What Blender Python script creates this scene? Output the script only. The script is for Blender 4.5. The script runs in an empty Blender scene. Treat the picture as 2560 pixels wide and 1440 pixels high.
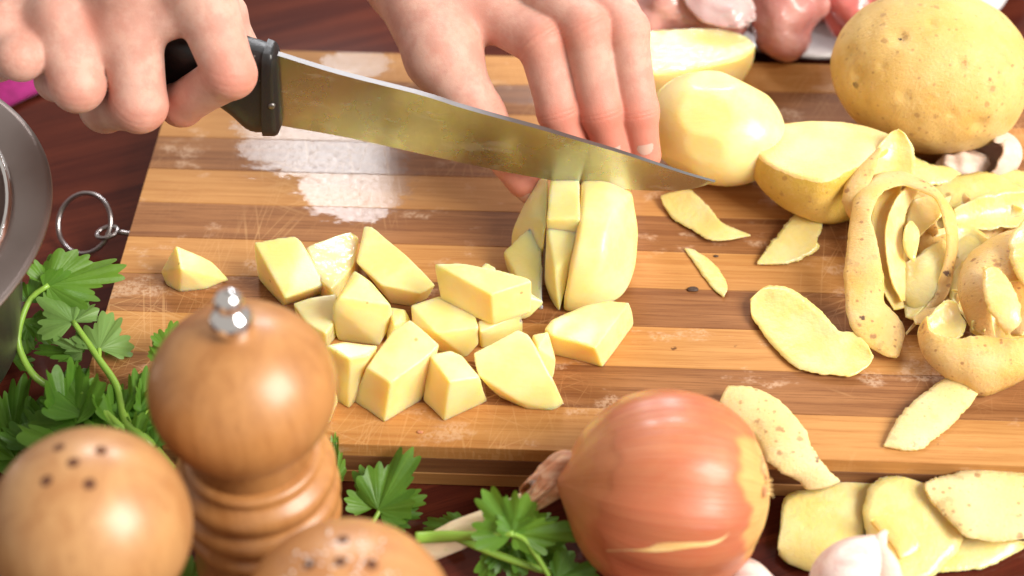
import bpy, bmesh, math, random
import numpy as np
from mathutils import Vector, Matrix, noise as mnoise

random.seed(7)
rng = np.random.default_rng(11)
SC = bpy.context.scene
COL = SC.collection
S = 0.01                      # all shapes below are written in centimetres; the board's top is height 0
TABLE = -2.05

# ------------------------------------------------------------------ camera
CAM = np.array([16.7656, -37.6742, 44.5074])
YAW, PITCH, ROLL, FPX = -0.0438446, 0.7743865, -0.00105205, 4300.0
_f = np.array([math.sin(YAW) * math.cos(PITCH), math.cos(YAW) * math.cos(PITCH), -math.sin(PITCH)])
_r = np.array([math.cos(YAW), -math.sin(YAW), 0.0])
_u = np.cross(_r, _f)
_c, _s = math.cos(ROLL), math.sin(ROLL)
CR, CU, CF = _r * _c + _u * _s, _u * _c - _r * _s, _f


def ray(x, y):
    return CR * ((x - 1280) / FPX) - CU * ((y - 720) / FPX) + CF


def P(x, y, h):
    d = ray(x, y)
    return CAM + d * ((h - CAM[2]) / d[2])


def PY(x, y, Y):
    d = ray(x, y)
    return CAM + d * ((Y - CAM[1]) / d[1])


cam_data = bpy.data.cameras.new("camera")
cam = bpy.data.objects.new("camera", cam_data)
COL.objects.link(cam)
m = Matrix.Identity(4)
for i in range(3):
    m[i][0], m[i][1], m[i][2], m[i][3] = CR[i], CU[i], -CF[i], CAM[i] * S
cam.matrix_world = m
cam_data.sensor_width = 36.0
cam_data.lens = FPX / 2560 * 36
cam_data.clip_start = 0.02
cam_data.clip_end = 20
cam_data.dof.use_dof = True
cam_data.dof.focus_distance = float(np.dot(P(1430, 740, 1.2) - CAM, CF)) * S
cam_data.dof.aperture_fstop = 6.6
SC.camera = cam

# ------------------------------------------------------------------ world, lamps, exposure
W = bpy.data.worlds.new("World")
SC.world = W
W.use_nodes = True
W.node_tree.nodes["Background"].inputs[0].default_value = (1.0, 0.92, 0.83, 1)
W.node_tree.nodes["Background"].inputs[1].default_value = 0.42


def area(name, loc, target, sx, sy, power, color):
    l = bpy.data.lights.new(name, 'AREA')
    l.shape = 'RECTANGLE'
    l.size, l.size_y = sx * S, sy * S
    l.energy = power
    l.color = color
    o = bpy.data.objects.new(name, l)
    COL.objects.link(o)
    o.location = Vector(loc) * S
    o.rotation_euler = (Vector(target) - Vector(loc)).to_track_quat('-Z', 'Y').to_euler()
    o["kind"] = "helper"
    return o


CENTRE = np.array([17.0, 7.0, 0.0])
KEYDIR = np.array([0.70, -0.34, 0.63])
KEYDIR = KEYDIR / np.linalg.norm(KEYDIR)
area("softbox_key", CENTRE + KEYDIR * 210, CENTRE, 115, 115, 63.0, (1.0, 0.94, 0.86))
_p = P(850, 340, 0)
_d = _p - CAM
_d = _d / np.linalg.norm(_d)
_d[2] = -_d[2]
_wr = np.cross(_d, (0, 0, 1))
_wr = _wr / np.linalg.norm(_wr)
_wc = _p + _d * 120 - _wr * 2 + np.cross(_wr, _d) * 7.5
area("window_back", _wc, _p, 16, 29, 3.6, (1.0, 0.98, 0.97))
_p = P(1760, 140, 2)
_d = _p - CAM
_d = _d / np.linalg.norm(_d)
_d[2] = -_d[2]
area("window_back_far", _p + _d * 120, _p, 24, 24, 3.4, (0.95, 0.96, 1.0))
SC.view_settings.view_transform = 'Standard'
SC.view_settings.look = 'None'
SC.view_settings.exposure = 0.45
SC.view_settings.gamma = 1.0
SC.view_settings.use_curve_mapping = False
SC.render.engine = 'CYCLES'
SC.cycles.use_denoising = True
SC.cycles.max_bounces = 8

# ------------------------------------------------------------------ mesh helpers


def catmull(pts, n):
    pts = np.asarray(pts, float)
    if len(pts) == 2:
        t = np.linspace(0, 1, n)[:, None]
        return pts[0] * (1 - t) + pts[1] * t
    ext = np.vstack([2 * pts[0] - pts[1], pts, 2 * pts[-1] - pts[-2]])
    seg = np.linalg.norm(np.diff(pts, axis=0), axis=1)
    cum = np.concatenate([[0], np.cumsum(seg)])
    s = np.linspace(0, cum[-1], n)
    k = np.clip(np.searchsorted(cum, s, side='right') - 1, 0, len(pts) - 2)
    t = ((s - cum[k]) / np.maximum(seg[k], 1e-9))[:, None]
    p0, p1, p2, p3 = ext[k], ext[k + 1], ext[k + 2], ext[k + 3]
    return 0.5 * (2 * p1 + (p2 - p0) * t + (2 * p0 - 5 * p1 + 4 * p2 - p3) * t ** 2 + (3 * p1 - p0 - 3 * p2 + p3) * t ** 3)


def world_loc(o):
    v = np.zeros(3)
    while o is not None:
        v += np.array(o.location)
        o = o.parent
    return v


def mk(name, verts, faces, mat, parent=None, origin=None, smooth=True, mi=None, attrs=None):
    """one mesh object from vertices in centimetres"""
    v = np.asarray(verts, float) * S
    if parent is not None:
        o_w = world_loc(parent)
        loc = np.zeros(3)
    else:
        if origin is None:
            lo, hi = v.min(0), v.max(0)
            loc = np.array([(lo[0] + hi[0]) / 2, (lo[1] + hi[1]) / 2, lo[2]])
        else:
            loc = np.asarray(origin, float) * S
        o_w = loc
    me = bpy.data.meshes.new(name)
    me.from_pydata((v - o_w).tolist(), [], faces.tolist() if isinstance(faces, np.ndarray) else faces)
    for mm in (mat if isinstance(mat, (list, tuple)) else [mat]):
        me.materials.append(mm)
    if smooth:
        me.polygons.foreach_set("use_smooth", np.ones(len(me.polygons), bool))
    if mi is not None:
        me.polygons.foreach_set("material_index", np.asarray(mi, np.int32))
    if attrs:
        for k, a in attrs.items():
            at = me.attributes.new(k, 'FLOAT', 'POINT')
            at.data.foreach_set("value", np.asarray(a, np.float32))
    me.update()
    o = bpy.data.objects.new(name, me)
    COL.objects.link(o)
    if parent is not None:
        o.parent = parent
    else:
        o.location = loc
    return o


def tag(o, label, cat, group=None):
    o["label"] = label
    o["category"] = cat
    if group:
        o["group"] = group
    return o


def thing(name, label, cat, loc, group=None):
    o = bpy.data.objects.new(name, None)
    COL.objects.link(o)
    o.location = Vector(loc) * S
    o.empty_display_size = 0.01
    return tag(o, label, cat, group)


def snets(fn, lo, hi, h):
    """surface of a signed distance field (fn takes an (N,3) array)"""
    lo, hi = np.asarray(lo, float), np.asarray(hi, float)
    c = 4
    n = (np.ceil((hi - lo) / h / c).astype(int) + 1) * c
    mdim = n // c
    ax = [lo[i] + (np.arange(mdim[i]) * c + (c - 1) / 2) * h for i in range(3)]
    G = np.stack(np.meshgrid(*ax, indexing='ij'), -1).reshape(-1, 3)
    dc = fn(G).reshape(mdim)
    near = np.abs(dc) < h * 6.0
    up = lambda a: a.repeat(c, 0).repeat(c, 1).repeat(c, 2)
    D = np.where(up(dc) < 0, -1.0, 1.0)
    I = np.argwhere(up(near))
    out = np.empty(len(I))
    for a in range(0, len(I), 200000):
        out[a:a + 200000] = fn(lo + I[a:a + 200000] * h)
    D[I[:, 0], I[:, 1], I[:, 2]] = out
    ins = D < 0
    cs = np.zeros(np.array(D.shape) - 1, int)
    sl = lambda o, d: slice(o, o + d - 1)
    sh = D.shape
    offs = [(a, b, e) for a in (0, 1) for b in (0, 1) for e in (0, 1)]
    for (a, b, e) in offs:
        cs += ins[sl(a, sh[0]), sl(b, sh[1]), sl(e, sh[2])]
    act = np.argwhere((cs > 0) & (cs < 8))
    idx = -np.ones(cs.shape, int)
    idx[act[:, 0], act[:, 1], act[:, 2]] = np.arange(len(act))
    acc = np.zeros((len(act), 3))
    cnt = np.zeros(len(act))
    for ia in range(8):
        for axs in range(3):
            if offs[ia][axs]:
                continue
            oa = np.array(offs[ia])
            ob = oa.copy()
            ob[axs] = 1
            A, B = act + oa, act + ob
            da, db = D[A[:, 0], A[:, 1], A[:, 2]], D[B[:, 0], B[:, 1], B[:, 2]]
            x = (da < 0) != (db < 0)
            t = np.where(x, da / np.where(x, da - db, 1), 0)
            p = oa + 0.0 * A
            p[:, axs] += t
            acc[x] += p[x]
            cnt[x] += 1
    V = lo + (act + acc / np.maximum(cnt, 1)[:, None]) * h
    F = []
    for axs in range(3):
        o1, o2 = (axs + 1) % 3, (axs + 2) % 3
        a = [slice(None)] * 3
        b = [slice(None)] * 3
        a[axs], b[axs] = slice(0, -1), slice(1, None)
        x = np.argwhere(ins[tuple(a)] != ins[tuple(b)])
        ok = (x[:, o1] > 0) & (x[:, o2] > 0) & (x[:, o1] < sh[o1] - 1) & (x[:, o2] < sh[o2] - 1)
        x = x[ok]
        q = []
        for (d1, d2) in ((-1, -1), (0, -1), (0, 0), (-1, 0)):
            y = x.copy()
            y[:, o1] += d1
            y[:, o2] += d2
            q.append(idx[y[:, 0], y[:, 1], y[:, 2]])
        q = np.stack(q, 1)
        flip = ~ins[x[:, 0], x[:, 1], x[:, 2]]
        q[flip] = q[flip][:, ::-1]
        F.append(q)
    F = np.concatenate(F)
    F = F[(F >= 0).all(1)]
    return V, F


def smin(a, b, k):
    hh = np.clip(0.5 + 0.5 * (b - a) / k, 0, 1)
    return b * (1 - hh) + a * hh - k * hh * (1 - hh)


def smax(a, b, k):
    return -smin(-a, -b, k)


def cone(p, a, b, ra, rb):
    a, b = np.asarray(a, float), np.asarray(b, float)
    ab = b - a
    t = np.clip((p - a) @ ab / (ab @ ab), 0, 1)
    return np.linalg.norm(p - a - t[:, None] * ab, axis=1) - (ra + (rb - ra) * t)


def ellip(p, c, r, R=None):
    q = p - np.asarray(c, float)
    if R is not None:
        q = q @ R            # R columns = local axes
    r = np.asarray(r, float)
    k0 = np.linalg.norm(q / r, axis=1)
    k1 = np.linalg.norm(q / (r * r), axis=1)
    return k0 * (k0 - 1) / np.maximum(k1, 1e-6)


def pnoise(p, sc, seed=0.0):
    """cheap smooth 3-d noise, about -1..1"""
    q = p * sc
    s = np.zeros(len(p))
    r = np.random.default_rng(int(seed * 10) + 3)
    for i in range(7):
        k = r.normal(size=3)
        k = k / np.linalg.norm(k) * r.uniform(0.6, 1.9)
        s += np.sin(q @ k * 2.2 + r.uniform(0, 6.28))
    return s / 3.2


def frame(axis, hint):
    x = np.asarray(axis, float)
    x = x / np.linalg.norm(x)
    z = np.asarray(hint, float)
    z = z - x * (z @ x)
    z = z / np.linalg.norm(z)
    return x, np.cross(z, x), z


def rotz(a):
    a = math.radians(a)
    return np.array([[math.cos(a), -math.sin(a), 0], [math.sin(a), math.cos(a), 0], [0, 0, 1.0]])


def rotx(a):
    a = math.radians(a)
    return np.array([[1.0, 0, 0], [0, math.cos(a), -math.sin(a)], [0, math.sin(a), math.cos(a)]])


def roty(a):
    a = math.radians(a)
    return np.array([[math.cos(a), 0, math.sin(a)], [0, 1.0, 0], [-math.sin(a), 0, math.cos(a)]])


def lathe(profile, n=48, axis_pt=(0, 0, 0), axis=None):
    """profile: list of (r, z); closed at r = 0 ends"""
    V, F = [], []
    m_ = len(profile)
    for i in range(n):
        a = 2 * math.pi * i / n
        for r, z in profile:
            V.append((max(r, 1e-4) * math.cos(a), max(r, 1e-4) * math.sin(a), z))
    for i in range(n):
        j = (i + 1) % n
        for k in range(m_ - 1):
            F.append((i * m_ + k, j * m_ + k, j * m_ + k + 1, i * m_ + k + 1))
    V = np.array(V)
    if axis is not None:
        z = np.asarray(axis, float)
        z = z / np.linalg.norm(z)
        x, y, _ = frame(np.cross(z, (0.3, 0.7, 0.11)), z)
        V = V[:, :1] * x + V[:, 1:2] * y + V[:, 2:] * z
    return V + np.asarray(axis_pt, float), F


def tube(pts, rad, n=40, seg=10, closed=False):
    pts = np.asarray(pts, float)
    if closed:
        c = pts
    else:
        c = catmull(pts, n)
    n = len(c)
    rad = np.interp(np.linspace(0, 1, n), np.linspace(0, 1, len(np.atleast_1d(rad))), np.atleast_1d(rad))
    t = np.gradient(c, axis=0) if not closed else np.roll(c, -1, 0) - np.roll(c, 1, 0)
    t /= np.linalg.norm(t, axis=1)[:, None]
    ref = np.array([0.13, 0.21, 0.97])
    V, F = [], []
    nrm = np.cross(t[0], ref)
    nrm /= np.linalg.norm(nrm)
    for i in range(n):
        nrm = nrm - t[i] * (nrm @ t[i])
        nrm /= np.linalg.norm(nrm)
        b = np.cross(t[i], nrm)
        for k in range(seg):
            a = 2 * math.pi * k / seg
            V.append(c[i] + rad[i] * (math.cos(a) * nrm + math.sin(a) * b))
    for i in range(n if closed else n - 1):
        j = (i + 1) % n
        for k in range(seg):
            l = (k + 1) % seg
            F.append((i * seg + k, i * seg + l, j * seg + l, j * seg + k))
    if not closed:
        F.append(tuple(range(seg))[::-1])
        F.append(tuple((n - 1) * seg + k for k in range(seg)))
    return np.array(V), F


def join(parts):
    V, F, o = [], [], 0
    for v, f in parts:
        V.append(np.asarray(v, float))
        F += [tuple(int(i) + o for i in q) for q in f]
        o += len(v)
    return np.vstack(V), F


def box(x0, x1, y0, y1, z0, z1, b=0.05):
    bm = bmesh.new()
    bmesh.ops.create_cube(bm, size=1)
    for v in bm.verts:
        v.co = ((x0 + x1) / 2 + v.co.x * (x1 - x0), (y0 + y1) / 2 + v.co.y * (y1 - y0), (z0 + z1) / 2 + v.co.z * (z1 - z0))
    if b:
        bmesh.ops.bevel(bm, geom=bm.edges[:], offset=b, segments=1, affect='EDGES')
    V = np.array([v.co[:] for v in bm.verts])
    bm.verts.index_update()
    F = [tuple(v.index for v in f.verts) for f in bm.faces]
    bm.free()
    return V, F


def hull_planes(pts):
    bm = bmesh.new()
    for p in pts:
        bm.verts.new(p)
    bmesh.ops.convex_hull(bm, input=bm.verts[:])
    bm.normal_update()
    c = np.mean(pts, 0)
    N = []
    for f in bm.faces:
        n = np.array(f.normal[:])
        if np.linalg.norm(n) < 0.5 or f.calc_area() < 1e-4:
            continue
        d = n @ np.array(f.verts[0].co[:])
        if n @ c - d > 0:
            n, d = -n, -d
        for (n2, d2) in N:
            if n @ n2 > 0.995 and abs(d - d2) < 0.06:
                break
        else:
            N.append((n, d))
    bm.free()
    return np.array([n for n, d in N]), np.array([d for n, d in N])


def hull_solid(pts, k=0.05, h=0.06, rough=0.012, seed=1, extra=None):
    pts = np.asarray(pts, float)
    N, D = hull_planes(pts)

    def fn(p):
        q = p @ N.T - D
        mx = q.max(1)
        d = mx + k * np.log(np.exp((q - mx[:, None]) / k).sum(1))
        if extra is not None:
            d = extra(p, d)
        return d + rough * pnoise(p, 1.6, seed)
    return snets(fn, pts.min(0) - 0.3, pts.max(0) + 0.3, h)


# ------------------------------------------------------------------ material helpers


class Mat:
    def __init__(self, name):
        self.m = bpy.data.materials.new(name)
        self.m.use_nodes = True
        self.t = self.m.node_tree
        self.b = self.t.nodes["Principled BSDF"]
        self.co = None

    def node(self, typ, **kw):
        n = self.t.nodes.new(typ)
        for k, v in kw.items():
            setattr(n, k, v)
        return n

    def put(self, sock, v):
        if hasattr(v, "is_linked") or isinstance(v, bpy.types.NodeSocket):
            self.t.links.new(v, sock)
        elif isinstance(v, (tuple, list)) and len(v) == 3 and sock.type == 'RGBA':
            sock.default_value = (*v, 1)
        else:
            sock.default_value = v

    def set(self, **kw):
        for k, v in kw.items():
            self.put(self.b.inputs[k.replace('_', ' ')], v)
        return self

    def obj(self, scale=(100, 100, 100), rot=(0, 0, 0), rnd=0.0):
        tc = self.node('ShaderNodeTexCoord')
        mp = self.node('ShaderNodeMapping')
        self.put(mp.inputs['Vector'], tc.outputs['Object'])
        mp.inputs['Scale'].default_value = scale
        mp.inputs['Rotation'].default_value = [math.radians(a) for a in rot]
        out = mp.outputs[0]
        if rnd:
            oi = self.node('ShaderNodeObjectInfo')
            mu = self.node('ShaderNodeVectorMath', operation='SCALE')
            cx = self.node('ShaderNodeCombineXYZ')
            for i, f in enumerate((1.0, 0.37, 0.71)):
                self.put(cx.inputs[i], self.math('MULTIPLY', oi.outputs['Random'], rnd * f))
            ad = self.node('ShaderNodeVectorMath', operation='ADD')
            self.put(ad.inputs[0], out)
            self.put(ad.inputs[1], cx.outputs[0])
            out = ad.outputs[0]
        return out

    def scale(self, vec, s, rot=0):
        mp = self.node('ShaderNodeMapping')
        self.put(mp.inputs['Vector'], vec)
        mp.inputs['Scale'].default_value = s if isinstance(s, tuple) else (s, s, s)
        mp.inputs['Rotation'].default_value = (0, 0, math.radians(rot))
        return mp.outputs[0]

    def noise(self, vec, scale=1.0, detail=3.0, rough=0.55, dist=0.0):
        n = self.node('ShaderNodeTexNoise')
        self.put(n.inputs['Vector'], vec)
        n.inputs['Scale'].default_value = scale
        n.inputs['Detail'].default_value = detail
        n.inputs['Roughness'].default_value = rough
        n.inputs['Distortion'].default_value = dist
        return n.outputs[0]

    def voro(self, vec, scale=1.0, feature='F1', rnd=1.0):
        n = self.node('ShaderNodeTexVoronoi', feature=feature)
        self.put(n.inputs['Vector'], vec)
        n.inputs['Scale'].default_value = scale
        n.inputs['Randomness'].default_value = rnd
        return n

    def math(self, op, a, b=0.0, c=0.0):
        n = self.node('ShaderNodeMath', operation=op)
        self.put(n.inputs[0], a)
        self.put(n.inputs[1], b)
        self.put(n.inputs[2], c)
        return n.outputs[0]

    def ramp(self, v, a, b, lo=0.0, hi=1.0):
        n = self.node('ShaderNodeMapRange', interpolation_type='SMOOTHSTEP')
        self.put(n.inputs['Value'], v)
        self.put(n.inputs['From Min'], a)
        self.put(n.inputs['From Max'], b)
        self.put(n.inputs['To Min'], lo)
        self.put(n.inputs['To Max'], hi)
        return n.outputs[0]

    def mix(self, f, a, b, blend='MIX'):
        n = self.node('ShaderNodeMix', data_type='RGBA', blend_type=blend)
        self.put(n.inputs[0], f)
        self.put(n.inputs[6], a)
        self.put(n.inputs[7], b)
        return n.outputs[2]

    def attr(self, name):
        n = self.node('ShaderNodeAttribute', attribute_name=name)
        return n.outputs['Fac']

    def bump(self, h, strength=0.3, dist=0.0005):
        n = self.node('ShaderNodeBump')
        n.inputs['Strength'].default_value = strength
        n.inputs['Distance'].default_value = dist
        self.put(n.inputs['Height'], h)
        self.put(self.b.inputs['Normal'], n.outputs[0])
        return n

    def sss(self, w, rad, scale):
        self.b.inputs['Subsurface Weight'].default_value = w
        self.b.inputs['Subsurface Radius'].default_value = rad
        self.b.inputs['Subsurface Scale'].default_value = scale
        return self


# ------------------------------------------------------------------ materials


def bamboo(name, dark, side=False):
    M = Mat(name)
    v = M.obj()
    vr = M.obj(rnd=60.0)
    g1 = M.noise(M.scale(vr, (0.10, 3.2, 3.2)), 1.0, 5, 0.6, 0.3)
    g2 = M.noise(M.scale(vr, (0.35, 15, 15)), 1.0, 5, 0.7)
    g3 = M.noise(M.scale(vr, (0.07, 0.5, 0.5)), 1.0, 2)
    if dark:
        a, b, c = (0.31, 0.138, 0.052), (0.20, 0.078, 0.027), (0.36, 0.165, 0.062)
    else:
        a, b, c = (0.54, 0.280, 0.096), (0.43, 0.200, 0.060), (0.48, 0.236, 0.076)
    if side:
        a, b, c = [tuple(x * 0.8 for x in q) for q in (a, b, c)]
    col = M.mix(M.ramp(g1, 0.3, 0.7), a, b)
    col = M.mix(M.ramp(g3, 0.45, 0.75, 0, 0.75), col, c)
    col = M.mix(M.ramp(g2, 0.47, 0.66, 0, 0.60), col, (0.12, 0.040, 0.013) if dark else (0.34, 0.130, 0.034))
    # the joints of the cane: darker mottled bands across a strip
    kn = M.voro(M.scale(vr, (0.055, 0.0, 0.0)), 1.0).outputs['Distance']
    knm = M.math('MULTIPLY', M.ramp(kn, 0.05, 0.012), M.ramp(M.noise(M.scale(vr, (1.2, 4.5, 4.5)), 1.0, 3), 0.40, 0.62))
    col = M.mix(M.math('MULTIPLY', knm, 0.3), col, (0.13, 0.048, 0.02) if dark else (0.30, 0.12, 0.04))
    h = M.math('MULTIPLY', g2, 0.7)
    if not side:
        # knife scars, starch smears and dry bloom
        sc = None
        for k, (ang, s, th) in enumerate(((78, 8.5, 0.635), (-64, 9.5, 0.64), (24, 9.0, 0.645), (-28, 8.0, 0.645), (97, 11.0, 0.635))):
            off = M.node('ShaderNodeVectorMath', operation='ADD')
            M.put(off.inputs[0], v)
            off.inputs[1].default_value = (7.3 * k, 3.1 * k, 0)
            st = M.noise(M.scale(M.scale(off.outputs[0], 1.0, ang), (0.13, s, 1)), 1.0, 1.5, 0.5)
            st = M.ramp(st, th, th + 0.03)
            sc = st if sc is None else M.math('MAXIMUM', sc, st)
        where = M.ramp(M.noise(v, 0.22, 3), 0.44, 0.66)
        sc = M.math('MULTIPLY', sc, where)
        col = M.mix(M.math('MULTIPLY', sc, 0.34), col, (0.66, 0.40, 0.18))
        sm = M.ramp(M.noise(M.scale(v, (0.36, 0.62, 1)), 1.0, 5, 0.62), 0.57, 0.66)
        sm = M.math('MULTIPLY', sm, M.ramp(M.noise(v, 9.0, 3), 0.30, 0.62))
        col = M.mix(M.math('MULTIPLY', sm, 0.42), col, (0.72, 0.52, 0.36))
        dirt = M.ramp(M.voro(v, 0.42).outputs['Distance'], 0.060, 0.030)
        dirt = M.math('MULTIPLY', dirt, M.ramp(M.noise(v, 6.0, 2), 0.42, 0.6))
        col = M.mix(M.math('MULTIPLY', dirt, 0.8), col, (0.07, 0.025, 0.012))
        h = M.math('SUBTRACT', h, M.math('MULTIPLY', sc, 0.35))
        # a film of water, ragged at its rim
        wet = None
        for (px, py, rx, ry) in ((810, 330, 3.5, 3.0), (890, 455, 2.3, 2.2), (890, 160, 1.5, 1.0), (1310, 235, 1.6, 0.7), (900, 530, 1.2, 0.6)):
            c = P(px, py, 0)
            q = M.node('ShaderNodeVectorMath', operation='SUBTRACT')
            M.put(q.inputs[0], v)
            q.inputs[1].default_value = (c[0], c[1], 0)
            q2 = M.node('ShaderNodeVectorMath', operation='LENGTH')
            M.put(q2.inputs[0], M.scale(q.outputs[0], (1 / rx, 1 / ry, 0)))
            d = q2.outputs['Value']
            wet = d if wet is None else M.math('MINIMUM', wet, d)
        wn = M.noise(M.scale(v, (0.9, 1.6, 1)), 1.0, 5, 0.6)
        wet = M.math('ADD', wet, M.math('MULTIPLY', M.math('SUBTRACT', wn, 0.5), 1.1))
        wet = M.math('ADD', wet, M.math('MULTIPLY', M.math('SUBTRACT', M.noise(M.scale(v, (2.2, 16, 1)), 1.0, 4, 0.7), 0.5), 0.75))
        wet = M.ramp(wet, 1.03, 0.95)
        col = M.mix(M.math('MULTIPLY', wet, 0.25), col, (0.10, 0.04, 0.02))
        M.set(Coat_Weight=M.math('MULTIPLY', wet, M.ramp(M.noise(M.scale(v, (4, 26, 1)), 1.0, 4, 0.75), 0.36, 0.62, 0.10, 0.60)), Coat_Roughness=0.14, Specular_IOR_Level=0.15)
        M.b.inputs['Coat IOR'].default_value = 1.5
        M.set(Roughness=M.ramp(wet, 0, 1, 0.50, 0.34))
        spark = M.noise(M.scale(v, (9, 24, 1)), 1.0, 3)
        cb = M.node('ShaderNodeBump')
        cb.inputs['Strength'].default_value = 0.4
        cb.inputs['Distance'].default_value = 0.00007
        M.put(cb.inputs['Height'], spark)
        M.put(M.b.inputs['Coat Normal'], cb.outputs[0])
    else:
        M.set(Roughness=0.6)
    M.set(Base_Color=col)
    M.bump(h, 0.25, 0.0004)
    return M.m


BAM_L, BAM_D = bamboo("bamboo_light", False), bamboo("bamboo_dark", True)
BAM_S, BAM_SD = bamboo("bamboo_layer", False, True), bamboo("bamboo_core", True, True)


def m_table():
    M = Mat("mahogany")
    v = M.obj(rot=(0, 0, -24))
    g1 = M.noise(M.scale(v, (0.05, 1.1, 1)), 1.0, 5, 0.6, 0.6)
    g2 = M.noise(M.scale(v, (0.5, 13, 1)), 1.0, 4, 0.6)
    col = M.mix(M.ramp(g1, 0.35, 0.7), (0.110, 0.024, 0.013), (0.055, 0.011, 0.008))
    col = M.mix(M.ramp(g2, 0.5, 0.75, 0, 0.6), col, (0.030, 0.008, 0.007))
    M.set(Base_Color=col, Roughness=0.11, Specular_IOR_Level=0.15)
    return M.m


TABLE_M = m_table()


def m_flesh(name, wet=False, tint=(0.99, 0.745, 0.285), alt=(0.99, 0.785, 0.40)):
    M = Mat(name)
    v = M.obj(rnd=30.0)
    n1 = M.noise(v, 0.7, 3)
    col = M.mix(M.ramp(n1, 0.35, 0.7), tint, alt)
    sp = M.ramp(M.voro(v, 0.55).outputs['Distance'], 0.045, 0.025)
    col = M.mix(M.math('MULTIPLY', sp, 0.6), col, (0.35, 0.18, 0.04))
    fine = M.noise(v, 7.0, 3, 0.6)
    fibre = M.noise(M.scale(v, (1.0, 7.0, 7.0), 20), 1.0, 2)
    M.set(Base_Color=col)
    M.sss(1.0, (1.0, 0.62, 0.10), 0.0085)
    if wet:
        M.set(Roughness=0.22, Coat_Weight=1.0, Coat_Roughness=0.06)
        b = M.bump(M.noise(v, 4.0, 2.0, 0.5), 1.0, 0.0007)
        M.put(M.b.inputs['Coat Normal'], b.outputs[0])
        for l in list(M.b.inputs['Normal'].links):
            M.t.links.remove(l)
    else:
        M.set(Roughness=0.36, Specular_IOR_Level=0.42, Coat_Weight=0.22, Coat_Roughness=0.16)
        M.bump(M.math('ADD', M.math('MULTIPLY', fine, 0.5), fibre), 0.22, 0.0005)
    return M.m


FLESH, WET = m_flesh("potato_flesh"), m_flesh("potato_flesh_wet", True, (0.96, 0.72, 0.30), (0.96, 0.76, 0.40))
PEELED = m_flesh("peeled_potato_flesh", False, (0.99, 0.75, 0.295), (0.99, 0.79, 0.41))


def m_peel_in():
    M = Mat("peel_inside")
    v = M.obj(rnd=30.0)
    col = M.mix(M.ramp(M.noise(v, 0.8, 3), 0.35, 0.7), (0.87, 0.61, 0.21), (0.89, 0.67, 0.32))
    br = M.ramp(M.noise(v, 1.1, 4, 0.6), 0.68, 0.78)
    col = M.mix(M.math('MULTIPLY', br, 0.6), col, (0.50, 0.29, 0.12))
    sp = M.ramp(M.voro(v, 0.5).outputs['Distance'], 0.07, 0.03)
    col = M.mix(M.math('MULTIPLY', sp, 0.7), col, (0.30, 0.15, 0.05))
    M.set(Base_Color=col, Roughness=0.32, Coat_Weight=0.35, Coat_Roughness=0.13)
    M.sss(0.8, (1.0, 0.62, 0.12), 0.0035)
    M.bump(M.noise(v, 5.0, 3), 0.45, 0.0009)
    return M.m


PEEL_IN = m_peel_in()


def m_skin_potato(name, a, b, spots=1.0, flesh=False):
    M = Mat(name)
    v = M.obj(rnd=30.0)
    big = M.noise(v, 0.35, 4, 0.6)
    col = M.mix(M.ramp(big, 0.32, 0.68), a, b)
    net = M.noise(v, 4.5, 5, 0.7)
    col = M.mix(M.ramp(net, 0.52, 0.75, 0, 0.35), col, (0.80, 0.60, 0.33))
    blot = M.ramp(M.noise(v, 1.3, 4, 0.65), 0.57, 0.70)
    col = M.mix(M.math('MULTIPLY', blot, 0.40 * spots), col, (0.40, 0.21, 0.09))
    for sc_, r, s_, c_ in ((1.5, 0.24, 0.8, (0.33, 0.16, 0.07)), (3.6, 0.30, 0.75, (0.36, 0.17, 0.07)), (1.0, 0.16, 0.95, (0.11, 0.05, 0.03)), (6.5, 0.26, 0.6, (0.42, 0.22, 0.10))):
        d = M.voro(M.scale(v, (1, 1.15, 1)), sc_)
        wob = M.math('ADD', d.outputs['Distance'], M.math('MULTIPLY', M.math('SUBTRACT', M.noise(v, 5.0, 4, 0.65), 0.5), 0.42))
        pick = M.ramp(M.node_sep(d.outputs['Color']), 0.70, 0.74)
        k = M.math('MULTIPLY', M.ramp(wob, r, r * 0.45), pick)
        col = M.mix(M.math('MULTIPLY', k, min(1, s_ * spots)), col, c_)
    rough = 0.42
    if flesh:
        f = M.attr("flesh")
        f = M.ramp(M.math('ADD', f, M.math('MULTIPLY', M.math('SUBTRACT', M.noise(v, 3.5, 4), 0.5), 0.28)), 0.47, 0.53)
        fl = M.mix(M.ramp(M.noise(v, 0.6, 3), 0.35, 0.7), (0.90, 0.68, 0.26), (0.90, 0.72, 0.36))
        rim = M.math('MULTIPLY', M.ramp(f, 0.0, 0.5), M.ramp(f, 1.0, 0.5))
        col = M.mix(f, col, fl)
        col = M.mix(M.math('MULTIPLY', rim, 0.5), col, (0.45, 0.25, 0.10))
    M.set(Base_Color=col, Roughness=rough, Specular_IOR_Level=0.3)
    M.sss(0.5, (1.0, 0.6, 0.2), 0.0025)
    M.bump(M.math('ADD', M.noise(v, 9.0, 4, 0.7), M.math('MULTIPLY', M.noise(M.scale(v, (3, 14, 5), 35), 1.0, 2), 0.6)), 0.6, 0.0006)
    return M.m


def _sep(self, colsock):
    n = self.node('ShaderNodeSeparateColor')
    self.put(n.inputs[0], colsock)
    return n.outputs[0]


Mat.node_sep = _sep
SKIN_P = m_skin_potato("potato_skin", (0.66, 0.415, 0.115), (0.75, 0.53, 0.21), 0.62)
PEEL_OUT = m_skin_potato("peel_skin", (0.72, 0.46, 0.13), (0.71, 0.51, 0.25), 1.0)
PEEL_OUT_PALE = m_skin_potato("peel_skin_pale", (0.80, 0.61, 0.26), (0.78, 0.62, 0.35), 0.8)
HALF_PEELED = m_skin_potato("half_peeled_skin", (0.62, 0.42, 0.07), (0.70, 0.47, 0.13), 0.6, True)


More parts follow.
